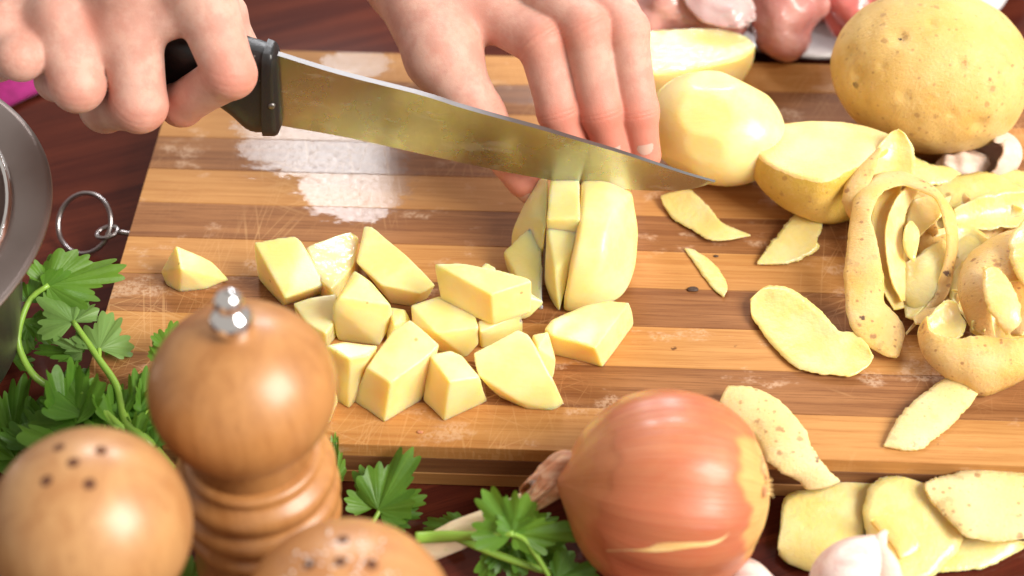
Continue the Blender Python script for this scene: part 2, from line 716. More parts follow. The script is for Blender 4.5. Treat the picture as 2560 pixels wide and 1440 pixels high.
def m_plain(name, col, rough=0.5, metal=0.0, **kw):
    M = Mat(name)
    M.set(Base_Color=col, Roughness=rough, Metallic=metal, **kw)
    return M


def m_hand():
    M = Mat("hand_skin")
    v = M.obj()
    red = M.attr("red")
    n1 = M.noise(v, 1.1, 5, 0.65)
    col = M.mix(M.ramp(n1, 0.36, 0.64), (0.65, 0.405, 0.33), (0.56, 0.305, 0.245))
    col = M.mix(M.math('MULTIPLY', red, 0.95), col, (0.62, 0.22, 0.155))
    col = M.mix(M.ramp(M.noise(v, 3.2, 4, 0.7), 0.52, 0.66, 0, 0.22), col, (0.60, 0.25, 0.19))
    fr = M.ramp(M.voro(v, 1.1).outputs['Distance'], 0.05, 0.03)
    col = M.mix(M.math('MULTIPLY', fr, 0.12), col, (0.45, 0.22, 0.15))
    M.set(Base_Color=col, Roughness=0.48, Specular_IOR_Level=0.33)
    M.sss(0.55, (1.0, 0.40, 0.25), 0.0035)
    wr = M.noise(M.scale(v, (9, 9, 9)), 1.0, 3, 0.65)
    cells = M.voro(v, 16.0, 'DISTANCE_TO_EDGE').outputs['Distance']
    lines = M.attr("crease")
    h = M.math('ADD', M.math('MULTIPLY', wr, 0.6), M.math('MULTIPLY', M.ramp(cells, 0.0, 0.12), 0.25))
    M.bump(M.math('SUBTRACT', h, M.math('MULTIPLY', lines, 1.4)), 0.30, 0.0006)
    return M.m


HAND = m_hand()
_n = m_plain("nail", (0.66, 0.40, 0.33), 0.22, Coat_Weight=0.4)
_n.sss(0.4, (1, 0.4, 0.3), 0.002)
NAIL = _n.m


def m_blade():
    M = Mat("blade_steel")
    v = M.obj()
    st = M.noise(M.scale(v, (26, 26, 0.6)), 1.0, 3)
    sm = M.noise(v, 0.6, 4, 0.6)
    col = M.mix(M.ramp(sm, 0.35, 0.7), (0.50, 0.505, 0.44), (0.42, 0.425, 0.37))
    spk = M.ramp(M.voro(v, 1.6).outputs['Distance'], 0.07, 0.03)
    col = M.mix(M.math('MULTIPLY', spk, 0.10), col, (0.85, 0.82, 0.76))
    film = M.ramp(M.noise(M.scale(v, (0.8, 0.8, 2.2)), 1.0, 5, 0.65, 0.8), 0.54, 0.64)
    drop = M.ramp(M.voro(v, 3.2).outputs['Distance'], 0.16, 0.11)
    drop = M.math('MULTIPLY', drop, M.ramp(M.noise(v, 0.7, 2), 0.50, 0.60))
    film = M.math('MAXIMUM', M.math('MULTIPLY', film, 0.10), M.math('MULTIPLY', drop, 0.08))
    col = M.mix(film, col, (0.72, 0.69, 0.58))
    scr = M.ramp(M.noise(M.scale(M.scale(v, (1, 1, 1)), (22, 22, 1.2)), 1.0, 2), 0.60, 0.70)
    col = M.mix(M.math('MULTIPLY', scr, 0.18), col, (0.30, 0.30, 0.27))
    M.set(Base_Color=col, Metallic=M.math('SUBTRACT', 1.0, film), Roughness=M.math('ADD', M.ramp(sm, 0.3, 0.7, 0.22, 0.30), M.math('MULTIPLY', film, 0.2)))
    M.bump(st, 0.04, 0.0001)
    return M.m


BLADE = m_blade()
SPINE = m_plain("spine_steel", (0.26, 0.25, 0.25), 0.45, 1.0).m
_h = Mat("black_handle")
_v = _h.obj()
_hs = _h.ramp(_h.voro(_v, 2.2).outputs['Distance'], 0.10, 0.05)
_h.set(Base_Color=_h.mix(_h.math('MULTIPLY', _hs, 0.6), (0.012, 0.012, 0.013), (0.20, 0.19, 0.18)), Roughness=0.34)
_h.bump(_h.noise(_v, 5.0, 3), 0.15, 0.0006)
HANDLE = _h.m
STEEL = m_plain("ring_steel", (0.45, 0.42, 0.42), 0.30, 1.0).m
CHROME = m_plain("knob_chrome", (0.78, 0.77, 0.77), 0.10, 1.0).m
_bw = Mat("brushed_bowl_steel")
_v = _bw.obj()
_bw.set(Base_Color=_bw.mix(_bw.ramp(_bw.noise(_v, 0.25, 3), 0.35, 0.7), (0.30, 0.25, 0.235), (0.25, 0.20, 0.185)), Metallic=1.0, Roughness=0.42)
BOWL = _bw.m


def m_turned(name, a, b):
    M = Mat(name)
    v = M.obj(rot=(8, 5, 0))
    g = M.noise(M.scale(v, (1.0, 1.0, 0.16)), 1.0, 5, 0.6, 0.8)
    f = M.noise(M.scale(v, (9, 9, 0.7)), 1.0, 3)
    col = M.mix(M.ramp(g, 0.32, 0.7), a, b)
    col = M.mix(M.ramp(f, 0.5, 0.75, 0, 0.3), col, tuple(x * 0.6 for x in b))
    M.set(Base_Color=col, Roughness=0.45, Coat_Weight=0.42, Coat_Roughness=0.27)
    return M


TURNED = m_turned("turned_wood", (0.46, 0.215, 0.070), (0.35, 0.145, 0.040)).m
TURNED_PALE = m_turned("turned_wood_pale", (0.49, 0.260, 0.102), (0.38, 0.172, 0.058)).m
_t = m_turned("turned_wood_warm", (0.50, 0.240, 0.090), (0.41, 0.172, 0.058))
HOLE = m_plain("hole_dark", (0.10, 0.035, 0.014), 0.9).m
TURNED_WARM = _t.m
_sm = m_plain("glare_pale", (0.86, 0.83, 0.80), 0.5)  # white for the grains that imitate glare on the shaker top
_sm.sss(0.4, (1, 0.9, 0.8), 0.001)
GLARE = _sm.m


def m_onion():
    M = Mat("onion_skin")
    ang, lon = M.attr("ang"), M.attr("lon")
    v = M.obj()
    cx = M.node('ShaderNodeCombineXYZ')
    M.put(cx.inputs[0], M.math('MULTIPLY', ang, 9.0))
    M.put(cx.inputs[1], M.math('MULTIPLY', lon, 0.5))
    st = M.noise(cx.outputs[0], 1.6, 4, 0.6, 0.2)
    st2 = M.noise(cx.outputs[0], 2.6, 3, 0.6)
    big = M.noise(v, 0.33, 3)
    col = M.mix(M.ramp(big, 0.35, 0.65), (0.50, 0.138, 0.062), (0.49, 0.165, 0.072))
    col = M.mix(M.ramp(st, 0.42, 0.72, 0, 0.22), col, (0.62, 0.30, 0.15))
    col = M.mix(M.ramp(st2, 0.52, 0.60, 0, 0.42), col, (0.40, 0.105, 0.05))
    col = M.mix(M.ramp(M.noise(v, 0.55, 4, 0.6, 0.6), 0.46, 0.70, 0, 0.30), col, (0.60, 0.26, 0.13))
    col = M.mix(M.ramp(M.noise(v, 1.1, 4, 0.6), 0.60, 0.80, 0, 0.3), col, (0.40, 0.085, 0.04))
    # the paper skin has torn off towards the root and shows the paler layer
    pale = M.math('ADD', M.math('MULTIPLY', lon, 1.0), M.math('MULTIPLY', M.math('SUBTRACT', M.noise(cx.outputs[0], 0.9, 4, 0.55), 0.5), 0.35))
    pm = M.attr("pale")
    pcol = M.mix(M.ramp(st, 0.4, 0.7), (0.70, 0.40, 0.14), (0.64, 0.30, 0.10))
    col = M.mix(pm, col, pcol)
    M.set(Base_Color=col, Roughness=0.38, Coat_Weight=0.30, Coat_Roughness=0.24)
    M.sss(0.35, (1.0, 0.4, 0.2), 0.003)
    M.bump(M.math('ADD', M.math('MULTIPLY', st2, 0.8), st), 0.45, 0.0008)
    return M


ONION = m_onion().m


def m_paper(name, a, b, c, rough=0.5):
    M = Mat(name)
    v = M.obj(rnd=10.0)
    n = M.noise(M.scale(v, (1.0, 3.5, 3.5), -35), 1.0, 4, 0.6)
    col = M.mix(M.ramp(n, 0.35, 0.65), a, b)
    col = M.mix(M.ramp(M.noise(v, 2.2, 4), 0.62, 0.74, 0, 0.7), col, c)
    M.set(Base_Color=col, Roughness=rough, Specular_IOR_Level=0.3)
    M.sss(0.4, (1, 0.7, 0.5), 0.002)
    M.bump(n, 0.5, 0.001)
    return M.m


NECK = m_paper("onion_neck_skin", (0.66, 0.40, 0.27), (0.52, 0.22, 0.12), (0.24, 0.08, 0.04))
NECK_PALE = m_paper("onion_neck_pale", (0.82, 0.73, 0.52), (0.80, 0.66, 0.46), (0.66, 0.62, 0.30))
FLAKE = m_paper("onion_flake", (0.78, 0.55, 0.25), (0.72, 0.43, 0.16), (0.62, 0.28, 0.10))
GARLIC = m_paper("garlic_skin", (0.76, 0.64, 0.60), (0.68, 0.50, 0.47), (0.58, 0.36, 0.35), 0.42)
GARLIC_W = m_paper("garlic_paper", (0.72, 0.58, 0.49), (0.66, 0.50, 0.41), (0.50, 0.33, 0.27), 0.6)
ROOT = m_paper("onion_root", (0.62, 0.36, 0.16), (0.42, 0.20, 0.09), (0.20, 0.08, 0.04), 0.7)


def m_meat(name, a, b, c):
    M = Mat(name)
    v = M.obj(rnd=20.0)
    n = M.noise(v, 0.55, 5, 0.6, 0.5)
    f = M.noise(M.scale(v, (1.2, 1.2, 5.0)), 1.0, 4, 0.6, 0.4)
    col = M.mix(M.ramp(n, 0.35, 0.65), a, b)
    col = M.mix(M.ramp(f, 0.55, 0.75, 0, 0.55), col, c)
    M.set(Base_Color=col, Roughness=0.30, Coat_Weight=0.5, Coat_Roughness=0.12)
    M.sss(0.5, (1.0, 0.3, 0.2), 0.004)
    M.bump(M.math('ADD', f, n), 0.35, 0.0012)
    return M.m


MEAT = m_meat("raw_meat", (0.62, 0.33, 0.29), (0.50, 0.20, 0.18), (0.74, 0.52, 0.46))
MEAT_RED = m_meat("raw_meat_red", (0.66, 0.20, 0.18), (0.55, 0.11, 0.11), (0.76, 0.42, 0.38))
FAT = m_meat("meat_fat", (0.56, 0.43, 0.42), (0.50, 0.30, 0.29), (0.60, 0.48, 0.45))
PLATE = m_plain("glazed_porcelain", (0.60, 0.59, 0.60), 0.18, Coat_Weight=0.5).m


def m_leaf():
    M = Mat("parsley_leaf")
    v = M.obj(rnd=20.0)
    vein = M.attr("vein")
    geo = M.node('ShaderNodeNewGeometry')
    col = M.mix(M.ramp(M.noise(v, 0.8, 3), 0.35, 0.7), (0.105, 0.265, 0.026), (0.065, 0.185, 0.022))
    col = M.mix(M.math('MULTIPLY', vein, 0.45), col, (0.22, 0.40, 0.08))
    back = M.mix(M.math('MULTIPLY', vein, 0.4), (0.20, 0.36, 0.11), (0.34, 0.50, 0.20))
    col = M.mix(geo.outputs['Backfacing'], col, back)
    oi = M.node('ShaderNodeObjectInfo')
    col = M.mix(M.math('MULTIPLY', oi.outputs['Random'], 0.55), col, (0.16, 0.33, 0.035))
    M.set(Base_Color=col, Roughness=0.40, Specular_IOR_Level=0.4)
    h = M.math('SUBTRACT', M.math('MULTIPLY', M.noise(v, 3.0, 3), 0.7), vein)
    M.bump(h, 0.4, 0.0006)
    tr = M.node('ShaderNodeBsdfTranslucent')
    M.put(tr.inputs[0], M.mix(0.5, col, (0.30, 0.50, 0.04)))
    mx = M.node('ShaderNodeMixShader')
    mx.inputs[0].default_value = 0.38
    M.t.links.new(M.b.outputs[0], mx.inputs[1])
    M.t.links.new(tr.outputs[0], mx.inputs[2])
    M.t.links.new(mx.outputs[0], M.t.nodes['Material Output'].inputs[0])
    return M.m


LEAF = m_leaf()
_st = m_plain("parsley_stem", (0.24, 0.42, 0.06), 0.35)
_st.sss(0.3, (0.6, 1.0, 0.2), 0.002)
STEM = _st.m
_cl = Mat("magenta_fabric")
_v = _cl.obj()
_cl.set(Base_Color=_cl.mix(_cl.ramp(_cl.noise(_v, 2.0, 3), 0.3, 0.7), (0.42, 0.012, 0.20), (0.30, 0.006, 0.14)), Roughness=0.85, Sheen_Weight=0.3)
_cl.bump(_cl.noise(_v, 14.0, 2), 0.4, 0.0006)
CLOTH = _cl.m
SPOT = m_plain("dark_spot", (0.055, 0.028, 0.018), 0.6).m
EYE = m_plain("potato_eye", (0.36, 0.25, 0.13), 0.7).m

# ------------------------------------------------------------------ table and cutting board
tb = mk("table_top", *box(-75, 105, -60, 95, TABLE - 3, TABLE, 0.3), TABLE_M, origin=(0, 0, TABLE), smooth=False)
tb["kind"] = "structure"

board = thing("cutting_board", "bamboo cutting board of alternating light and dark strips with a metal hanging ring", "cutting board", (0, 0, TABLE))
BX = 39.0
for k in range(11):
    y0, y1 = 2.0 * k, 2.0 * k + 2.0
    o = mk("strip", *box(0, BX, y0 + 0.004, y1 - 0.004, -0.62, 0.0015 * ((k * 7) % 3), 0.018), BAM_D if k % 2 else BAM_L, parent=board, smooth=False)
mk("core_layer", *box(0.05, BX - 0.05, 0.008, 21.99, -1.37, -0.63, 0.015), BAM_SD, parent=board, smooth=False)
mk("bottom_layer", *box(0.0, BX, 0.0, 22.0, TABLE + 0.002, -1.375, 0.05), BAM_S, parent=board, smooth=False)
# eyelet and ring at the end of the board
ec = P(268, 581, -1.05)
sc_end = np.array([0.3, ec[1] - 0.05, -1.05])
t = np.linspace(0, 2 * math.pi, 28, endpoint=False)
loop = np.stack([ec[0] + 0.42 * np.cos(t), ec[1] + 0.33 * np.sin(t), ec[2] + 0.10 * np.cos(t)], 1)
ev = join([tube(loop, [0.085], seg=8, closed=True), tube([ec + np.array([0.40, 0, 0.06]), (ec + sc_end) / 2, sc_end], [0.1, 0.1], n=6, seg=8)])
eye = mk("eyelet", *ev, STEEL, parent=board)
rc = P(211, 559, -0.98)
nrm = np.array([-0.30, -0.62, 0.72])
x_, y_, z_ = frame(np.cross(nrm, (0.2, 1, 0)), nrm)
t = np.linspace(0, 2 * math.pi, 64, endpoint=False)
loop = rc + 1.20 * (np.cos(t)[:, None] * x_ + np.sin(t)[:, None] * y_)
mk("ring", *tube(loop, [0.095], seg=10, closed=True), STEEL, parent=board)

# ------------------------------------------------------------------ knife
KA, KB = np.array([22.0, 9.8]), np.array([6.2, 11.0])
kn_dir = (KB - KA) / np.linalg.norm(KB - KA)
KN = np.array([-kn_dir[1], kn_dir[0], 0.0])
if KN[1] > 0:
    KN = -KN                                           # towards the camera


def PL(x, y, off=0.0):
    d = ray(x, y)
    a = np.array([KA[0], KA[1], 0]) + KN * off
    t = ((a - CAM) @ KN) / (d @ KN)
    return CAM + d * t


knife = thing("kitchen_knife", "steel kitchen knife with black handle slicing the peeled potato", "knife", PL(700, 315))
top = catmull([PL(*q) for q in ((690, 132), (850, 181), (1051, 232), (1152, 264), (1277, 299), (1344, 317), (1441, 346), (1555, 380), (1710, 431), (1788, 453))], 60)
bot = catmull([PL(*q) for q in ((702, 314), (850, 340), (984, 369), (1119, 399), (1287, 434), (1455, 462), (1555, 472), (1656, 477), (1730, 472), (1788, 455))], 60)
V, F = [], []
rows = 9
for i in range(60):
    for sgn in (1, -1):
        for k in range(rows):
            f = k / (rows - 1)
            th = 0.115 * (1 - f) ** 0.8 + 0.008
            th *= 1 - 0.5 * (i / 59) ** 3
            V.append(top[i] * (1 - f) + bot[i] * f + KN * th * sgn)
V = np.array(V)
R2 = 2 * rows
for i in range(59):
    for k in range(rows - 1):
        a = i * R2 + k
        F.append((a, a + 1, a + R2 + 1, a + R2))
        b = i * R2 + rows + k
        F.append((b, b + R2, b + R2 + 1, b + 1))
    F.append((i * R2 + rows - 1, i * R2 + R2 - 1, (i + 1) * R2 + R2 - 1, (i + 1) * R2 + rows - 1))
mi = [0] * len(F)
for i in range(59):
    F.append((i * R2, (i + 1) * R2, (i + 1) * R2 + rows, i * R2 + rows))
    mi.append(1)
F.append(tuple(range(rows)) + tuple(R2 - 1 - k for k in range(rows)))
mi.append(0)
bl = mk("blade", V, F, [BLADE, SPINE], parent=knife, mi=mi)
bl.data.set_sharp_from_angle(angle=math.radians(25))


def slab(topl, botl, half, n=40, seg=18, p=3.2):
    tp, bt = catmull([PL(*q) for q in topl], n), catmull([PL(*q) for q in botl], n)
    hw = np.interp(np.linspace(0, 1, n), np.linspace(0, 1, len(half)), half)
    V, F = [], []
    for i in range(n):
        c, u = (tp[i] + bt[i]) / 2, (tp[i] - bt[i]) / 2
        for k in range(seg):
            a = 2 * math.pi * k / seg
            ca, sa = math.cos(a), math.sin(a)
            V.append(c + u * math.copysign(abs(ca) ** (2 / p), ca) + KN * hw[i] * math.copysign(abs(sa) ** (2 / p), sa))
    for i in range(n - 1):
        for k in range(seg):
            l = (k + 1) % seg
            F.append((i * seg + k, (i + 1) * seg + k, (i + 1) * seg + l, i * seg + l))
    F.append(tuple(range(seg)))
    F.append(tuple((n - 1) * seg + k for k in range(seg))[::-1])
    return np.array(V), F


hd = mk("handle", *slab(((672, 118), (635, 106), (560, 88), (470, 78), (330, 66), (180, 52)),
                        ((672, 322), (626, 315), (574, 268), (500, 222), (330, 200), (180, 186)), (0.62, 0.72, 0.78, 0.78, 0.75, 0.7)), HANDLE, parent=knife)
hd.data.set_sharp_from_angle(angle=math.radians(40))
bo = mk("bolster", *slab(((697, 136), (685, 119), (664, 112)), ((706, 308), (697, 325), (664, 324)), (0.36, 0.60, 0.68), n=9, p=5), HANDLE, parent=knife)
bo.data.set_sharp_from_angle(angle=math.radians(30))
rv = PL(679, 264, 0.58)
mk("rivet", *lathe([(0.0, -0.1), (0.13, -0.1), (0.13, 0.05), (0.10, 0.075), (0.0, 0.08)], 16, rv, KN), SPINE, parent=knife)
mk("tang", *slab(((676, 121), (660, 116), (636, 109)), ((676, 127), (660, 122), (636, 115)), (0.14, 0.14, 0.14), n=8), SPINE, parent=knife)

# ------------------------------------------------------------------ hands


CREASE = 0.018


def J(x, y, Y):
    return PY(x, y, Y)


def build_hand(name, label, chains, palm, bbox, kf=0.10, kp=0.55, h=0.062, joints=(), extra_red=(), knuckles=()):
    def chain_d(p, pts, rad):
        d = None
        for i in range(len(pts) - 1):
            a, b = pts[i], pts[i + 1]
            ab = b - a
            t = np.clip((p - a) @ ab / (ab @ ab), 0, 1)
            r = rad[i] + (rad[i + 1] - rad[i]) * t - 0.07 * np.sin(np.pi * t) * min(rad[i], rad[i + 1])
            q = np.linalg.norm(p - a - t[:, None] * ab, axis=1) - r
            d = q if d is None else smin(d, q, 0.16)
        return d

    def fn(p):
        d = None
        for pts, rad in chains:
            q = chain_d(p, pts, rad)
            d = q if d is None else smin(d, q, kf)
        e = None
        for a, b, ra, rb in palm:
            q = cone(p, a, b, ra, rb)
            e = q if e is None else smin(e, q, 0.9)
        d = smin(d, e, kp)
        for c, r in knuckles:
            d = smin(d, np.linalg.norm(p - c, axis=1) - r, 0.5)
        return d + 0.012 * pnoise(p, 0.9, 5)
    V, F = snets(fn, bbox[0], bbox[1], h)
    red = np.zeros(len(V))
    cr = np.zeros(len(V))
    for c, ax, r, amt, lines in joints:
        q = V - c
        s = q @ ax
        dist = np.linalg.norm(q, axis=1)
        fall = np.exp(-(np.maximum(dist - r * 0.9, 0) / (0.45 * r)) ** 2)
        red += amt * np.exp(-(s / (0.75 * r)) ** 2) * fall
        for o_, wgt in lines:
            wob = 0.05 * np.sin(q @ np.cross(ax, (0.3, 0.5, 0.8)) * 4 + o_ * 20)
            cr += wgt * np.exp(-((s - o_ + wob) / 0.045) ** 2) * fall
    for c, r, amt in extra_red:
        red += amt * np.exp(-(np.linalg.norm(V - c, axis=1) / r) ** 2)
    N = np.zeros_like(V)
    e1, e2 = V[F[:, 1]] - V[F[:, 0]], V[F[:, 3]] - V[F[:, 0]]
    fnm = np.cross(e1, e2)
    for k in range(4):
        np.add.at(N, F[:, k], fnm)
    N /= np.maximum(np.linalg.norm(N, axis=1), 1e-9)[:, None]
    V = V - N * (CREASE * np.clip(cr, 0, 1.5))[:, None]
    o = mk(name, V, F, HAND, attrs={"red": np.clip(red, 0, 1), "crease": np.clip(cr, 0, 1)})
    tag(o, label, "hand")
    return o


def unit(v):
    return v / np.linalg.norm(v)


def nail(parent, base, tip, normal, w, r, mat=NAIL):
    """curved plate from base to tip, lying on a finger of radius r"""
    x, y, z = frame(tip - base, normal)
    L = np.linalg.norm(tip - base)
    V, F = [], []
    nu, nv = 12, 9
    for i in range(nu):
        u = i / (nu - 1)
        ww = w * min(1.0, (1 - (1 - min(u / 0.35, 1)) ** 2) * 0.35 + 0.65) * (1 if u < 0.8 else 1 - 0.35 * ((u - 0.8) / 0.2) ** 2)
        for j in range(nv):
            s = (j / (nv - 1) * 2 - 1)
            a = s * ww / r
            V.append(base + x * (L * u) + y * (r * math.sin(a)) + z * (r * math.cos(a) - r * 1.0 - 0.10 * u * u))
    for i in range(nu - 1):
        for j in range(nv - 1):
            a = i * nv + j
            F.append((a, a + nv, a + nv + 1, a + 1))
    n0 = len(V)
    V = np.array(V)
    V2 = V - z * 0.05
    F += [tuple(n0 + q for q in f[::-1]) for f in F]
    for j in range(nv - 1):
        a = (nu - 1) * nv + j
        F.append((a, a + n0, a + n0 + 1, a + 1))
    o = mk("nail", np.vstack([V, V2]), F, mat, parent=parent)
    return o


LN = [(-0.28, 0.5), (-0.12, 0.8), (0.05, 1.0), (0.22, 0.6)]
LF = [(-0.34, 0.18), (-0.05, 0.25), (0.2, 0.2)]
LD = [(-0.08, 0.7), (0.07, 0.9)]

# the hand that steadies the potato
i_m, i_p, i_d, i_t = J(1180, 5, 15.6), J(1356, 106, 13.3), J(1397, 279, 12.0), J(1440, 395, 11.35)
m_m, m_p, m_d, m_t = J(1305, -75, 16.0), J(1466, 74, 13.4), J(1503, 279, 12.0), J(1536, 392, 11.35)
r_m, r_p, r_d, r_t = J(1415, -105, 16.2), J(1562, 76, 13.6), J(1594, 279, 12.2), J(1612, 388, 11.5)
l_m, l_p, l_d = J(1490, -110, 16.6), J(1560, 40, 15.4), J(1570, 180, 14.8)
t_c, t_m, t_i, t_t = J(1020, -70, 17.0), J(1108, 138, 13.4), J(1195, 288, 12.2), J(1310, 452, 11.25)
wr = J(1080, -330, 21.0)
fo = J(1020, -560, 27.0)
palm = [(i_m, wr, 1.05, 1.5), (m_m, wr, 1.1, 1.5), (r_m, wr, 1.05, 1.5), (l_m, wr, 0.95, 1.5), (t_c, wr, 1.55, 1.6), (wr, fo, 1.9, 2.3),
        (t_c, t_m, 1.65, 1.34), (t_m, i_m, 0.85, 0.95), ((i_m + m_m) / 2, t_c, 1.0, 1.3)]
pts_all = np.array([i_m, i_p, i_d, i_t, m_m, m_p, m_t, r_m, r_p, r_t, l_m, l_p, l_d, t_c, t_m, t_i, t_t, wr, fo])
jn = []
for a, b, c, r, amt, L in ((i_m, i_p, i_d, .84, .75, LN), (m_m, m_p, m_d, .84, .75, LN), (r_m, r_p, r_d, .78, .6, LN),
                           (i_p, i_d, i_t, .72, .55, LD), (m_p, m_d, m_t, .72, .55, LD), (r_p, r_d, r_t, .68, .5, LD), (t_m, t_i, t_t, .9, .5, LD)):
    jn.append((b, unit(unit(b - a) + unit(c - b)), r, amt, L))
hand2 = build_hand("hand", "pale hand with bent fingers holding the sliced potato behind the knife blade",
                   [([i_m, i_p, i_d, i_t], [1.10, 0.97, 0.82, 0.68]), ([m_m, m_p, m_d, m_t], [1.10, 0.98, 0.84, 0.68]),
                    ([r_m, r_p, r_d, r_t], [1.05, 0.90, 0.78, 0.62]), ([l_m, l_p, l_d], [0.85, 0.65, 0.55]),
                    ([t_m, t_i, t_t], [1.30, 1.02, 0.68])],
                   palm, (pts_all.min(0) - 2.6, pts_all.max(0) + 2.6), joints=jn,
                   extra_red=[(i_t, 1.5, 0.7), (m_t, 1.5, 0.7), (r_t, 1.5, 0.7), (i_d, 1.6, 0.3), (m_d, 1.6, 0.3), (r_d, 1.6, 0.3), (i_p, 1.6, 0.15), (m_p, 1.6, 0.15), (t_t, 1.6, 0.8), (t_i, 1.2, 0.25), (J(1180, 80, 14.0), 1.4, 0.5)])
for d_, t_, rr in ((i_d, i_t, 0.68), (m_d, m_t, 0.68), (r_d, r_t, 0.62)):
    ax = unit(t_ - d_)
    n_ = unit(np.array([0.10, -0.80, 0.60]) - ax * (np.array([0.10, -0.80, 0.60]) @ ax))
    b0 = t_ - ax * 0.55 + n_ * (rr + 0.035)
    nail(hand2, b0, t_ + ax * 0.62 + n_ * (rr - 0.04), n_, 0.42, 0.52)
ax = unit(t_t - t_i)
n_ = unit(np.array([-0.80, -0.45, 0.40]) - ax * (np.array([-0.80, -0.45, 0.40]) @ ax))
nail(hand2, t_t - ax * 0.55 + n_ * 0.70, t_t + ax * 0.66 + n_ * 0.60, n_, 0.48, 0.60)

# the hand that grips the knife
i_m, i_p, i_d, i_t = J(478, -80, 11.0), J(576, 184, 9.2), J(452, 262, 10.0), J(400, 235, 11.4)
m_m, m_p, m_d, m_t = J(315, -30, 10.8), J(348, 262, 8.8), J(262, 268, 10.2), J(250, 210, 11.6)
r_m, r_p, r_d, r_t = J(160, 55, 10.3), J(194, 212, 8.5), J(142, 200, 10.1), J(130, 150, 11.4)
l_m, l_p, l_d, l_t = J(18, 78, 10.2), J(52, 142, 8.8), J(-10, 150, 9.9), J(-20, 110, 11.0)
wr = J(120, -420, 15.5)
fo = J(60, -760, 20.5)
t_c, t_m, t_i, t_t = J(330, -230, 13.5), J(470, -60, 13.6), J(560, 40, 13.2), J(600, 120, 12.6)
pts_all = np.array([i_m, i_p, i_d, i_t, m_m, m_p, m_t, r_m, r_p, r_t, l_m, l_p, l_d, l_t, t_c, t_m, t_i, t_t, wr, fo])
palm = [(i_m, wr, 1.10, 1.6), (m_m, wr, 1.10, 1.6), (r_m, wr, 1.0, 1.5), (l_m, wr, 0.9, 1.5), (t_c, wr, 1.4, 1.6), (wr, fo, 2.1, 2.4),
        (t_c, t_m, 1.3, 1.0), (i_m, m_m, 0.95, 0.95), (m_m, r_m, 0.9, 0.85), (r_m, l_m, 0.85, 0.75),
        (i_m * .62 + i_p * .38, m_m * .62 + m_p * .38, .68, .68), (m_m * .55 + m_p * .45, r_m * .45 + r_p * .55, .64, .64), (r_m * .45 + r_p * .55, l_m * .45 + l_p * .55, .56, .5)]
jn = []
for a, b, c, r, amt, L in ((i_m, i_p, i_d, .95, .45, LF), (m_m, m_p, m_d, .95, .4, LF), (r_m, r_p, r_d, .85, .4, LF), (l_m, l_p, l_d, .72, .3, LF), (i_p, i_d, i_t, .75, .4, LD)):
    jn.append((b, unit(unit(b - a) + unit(c - b)), r, amt, L))
hand1 = build_hand("hand", "pale hand clenched round the black knife handle", [
    ([i_m, i_p, i_d, i_t], [1.32, 0.90, 0.78, 0.66]), ([m_m, m_p, m_d, m_t], [1.28, 0.97, 0.90, 0.66]),
    ([r_m, r_p, r_d, r_t], [1.22, 0.94, 0.76, 0.6]), ([l_m, l_p, l_d, l_t], [1.05, 0.82, 0.74, 0.55]), ([t_m, t_i, t_t], [1.0, 0.85, 0.7])],
    palm, (pts_all.min(0) - 2.8, pts_all.max(0) + 2.8), kp=0.30, kf=0.05, joints=jn,
    extra_red=[(J(252, 60, 9.8), 0.9, 0.75), (J(85, 95, 9.5), 0.8, 0.6), (J(610, 140, 8.8), 1.0, 0.45), (J(470, 290, 9.3), 1.3, 0.45)],
    knuckles=[(r_m + np.array([0, -0.45, 0.62]), 0.78), (m_m + np.array([0, -0.40, 0.62]), 0.85), (l_m + np.array([0, -0.40, 0.55]), 0.66)])

# ------------------------------------------------------------------ potato cubes
GC = "cut potato chunks on the board"


def pts_of(lst, floor=0.01):
    out = []
    for q in lst:
        p = P(q[0], q[1], q[2])
        p[2] = max(p[2], floor)
        out.append(p)
        if len(q) > 3:
            out.append(np.array([p[0], p[1], floor]))
    return np.array(out)


def chunk(label, lst, mat=None, k=0.013, name="potato_chunk", h=0.05, group=GC, cat="potato chunk", rough=0.012):
    p = pts_of(lst)
    V, F = hull_solid(p, k=k, h=h, seed=len(lst) + p[0][0], rough=rough)
    o = mk(name, V, F, mat or FLESH)
    return tag(o, label, cat, group)


chunk("small potato chunk lying alone beside the metal ring", [(440, 614, 1.5), (401, 678, .5), (416, 715, 0), (450, 731, 0), (517, 724, 0), (571, 700, .1), (531, 655, .9), (453, 672, 1.45), (470, 650, 0), (540, 680, 0), (408, 690, .1)])
chunk("blocky potato chunk at the left end of the heap", [(634, 604, 2.0, 1), (740, 590, 2.2, 1), (752, 600, 2.1, 1), (813, 712, .9), (712, 748, .9), (645, 692, 0), (665, 722, 0), (709, 765, 0), (812, 735, 0)])
chunk("flat wet shiny potato slice behind the blocky chunk", [(764, 618, 1.15, 1), (857, 581, 1.25, 1), (877, 577, 1.25, 1), (897, 590, 1.2, 1), (885, 660, 1.15, 1), (828, 722, 1.1, 1), (800, 700, 1.1, 1)], mat=WET, k=0.02)
chunk("small wet shiny potato slice nearest the pepper mill knob", [(732, 757, .9, 1), (775, 742, .9, 1), (842, 732, .95, 1), (838, 800, .9, 1), (815, 834, .8, 1), (765, 805, .9, 1)], mat=WET, k=0.02)
chunk("pointed potato wedge at the top of the heap", [(910, 563, 1.9, 1), (931, 565, 2.0, 1), (1022, 644, 1.7, 1), (1091, 712, 1.1), (1054, 735, 1.0), (1010, 728, 1.05), (951, 712, 1.3), (890, 655, 1.5), (977, 760, 0), (1025, 767, 0), (1068, 748, 0)])
chunk("tall rounded potato chunk above the heap's front corner", [(885, 676, 2.4), (902, 690, 2.45), (848, 745, 2.2), (832, 762, 1.9), (829, 810, .5), (845, 853, 0), (949, 867, 0), (977, 762, 1.7), (986, 802, .7), (930, 706, 2.1, 1), (892, 684, 2.2, 1)])
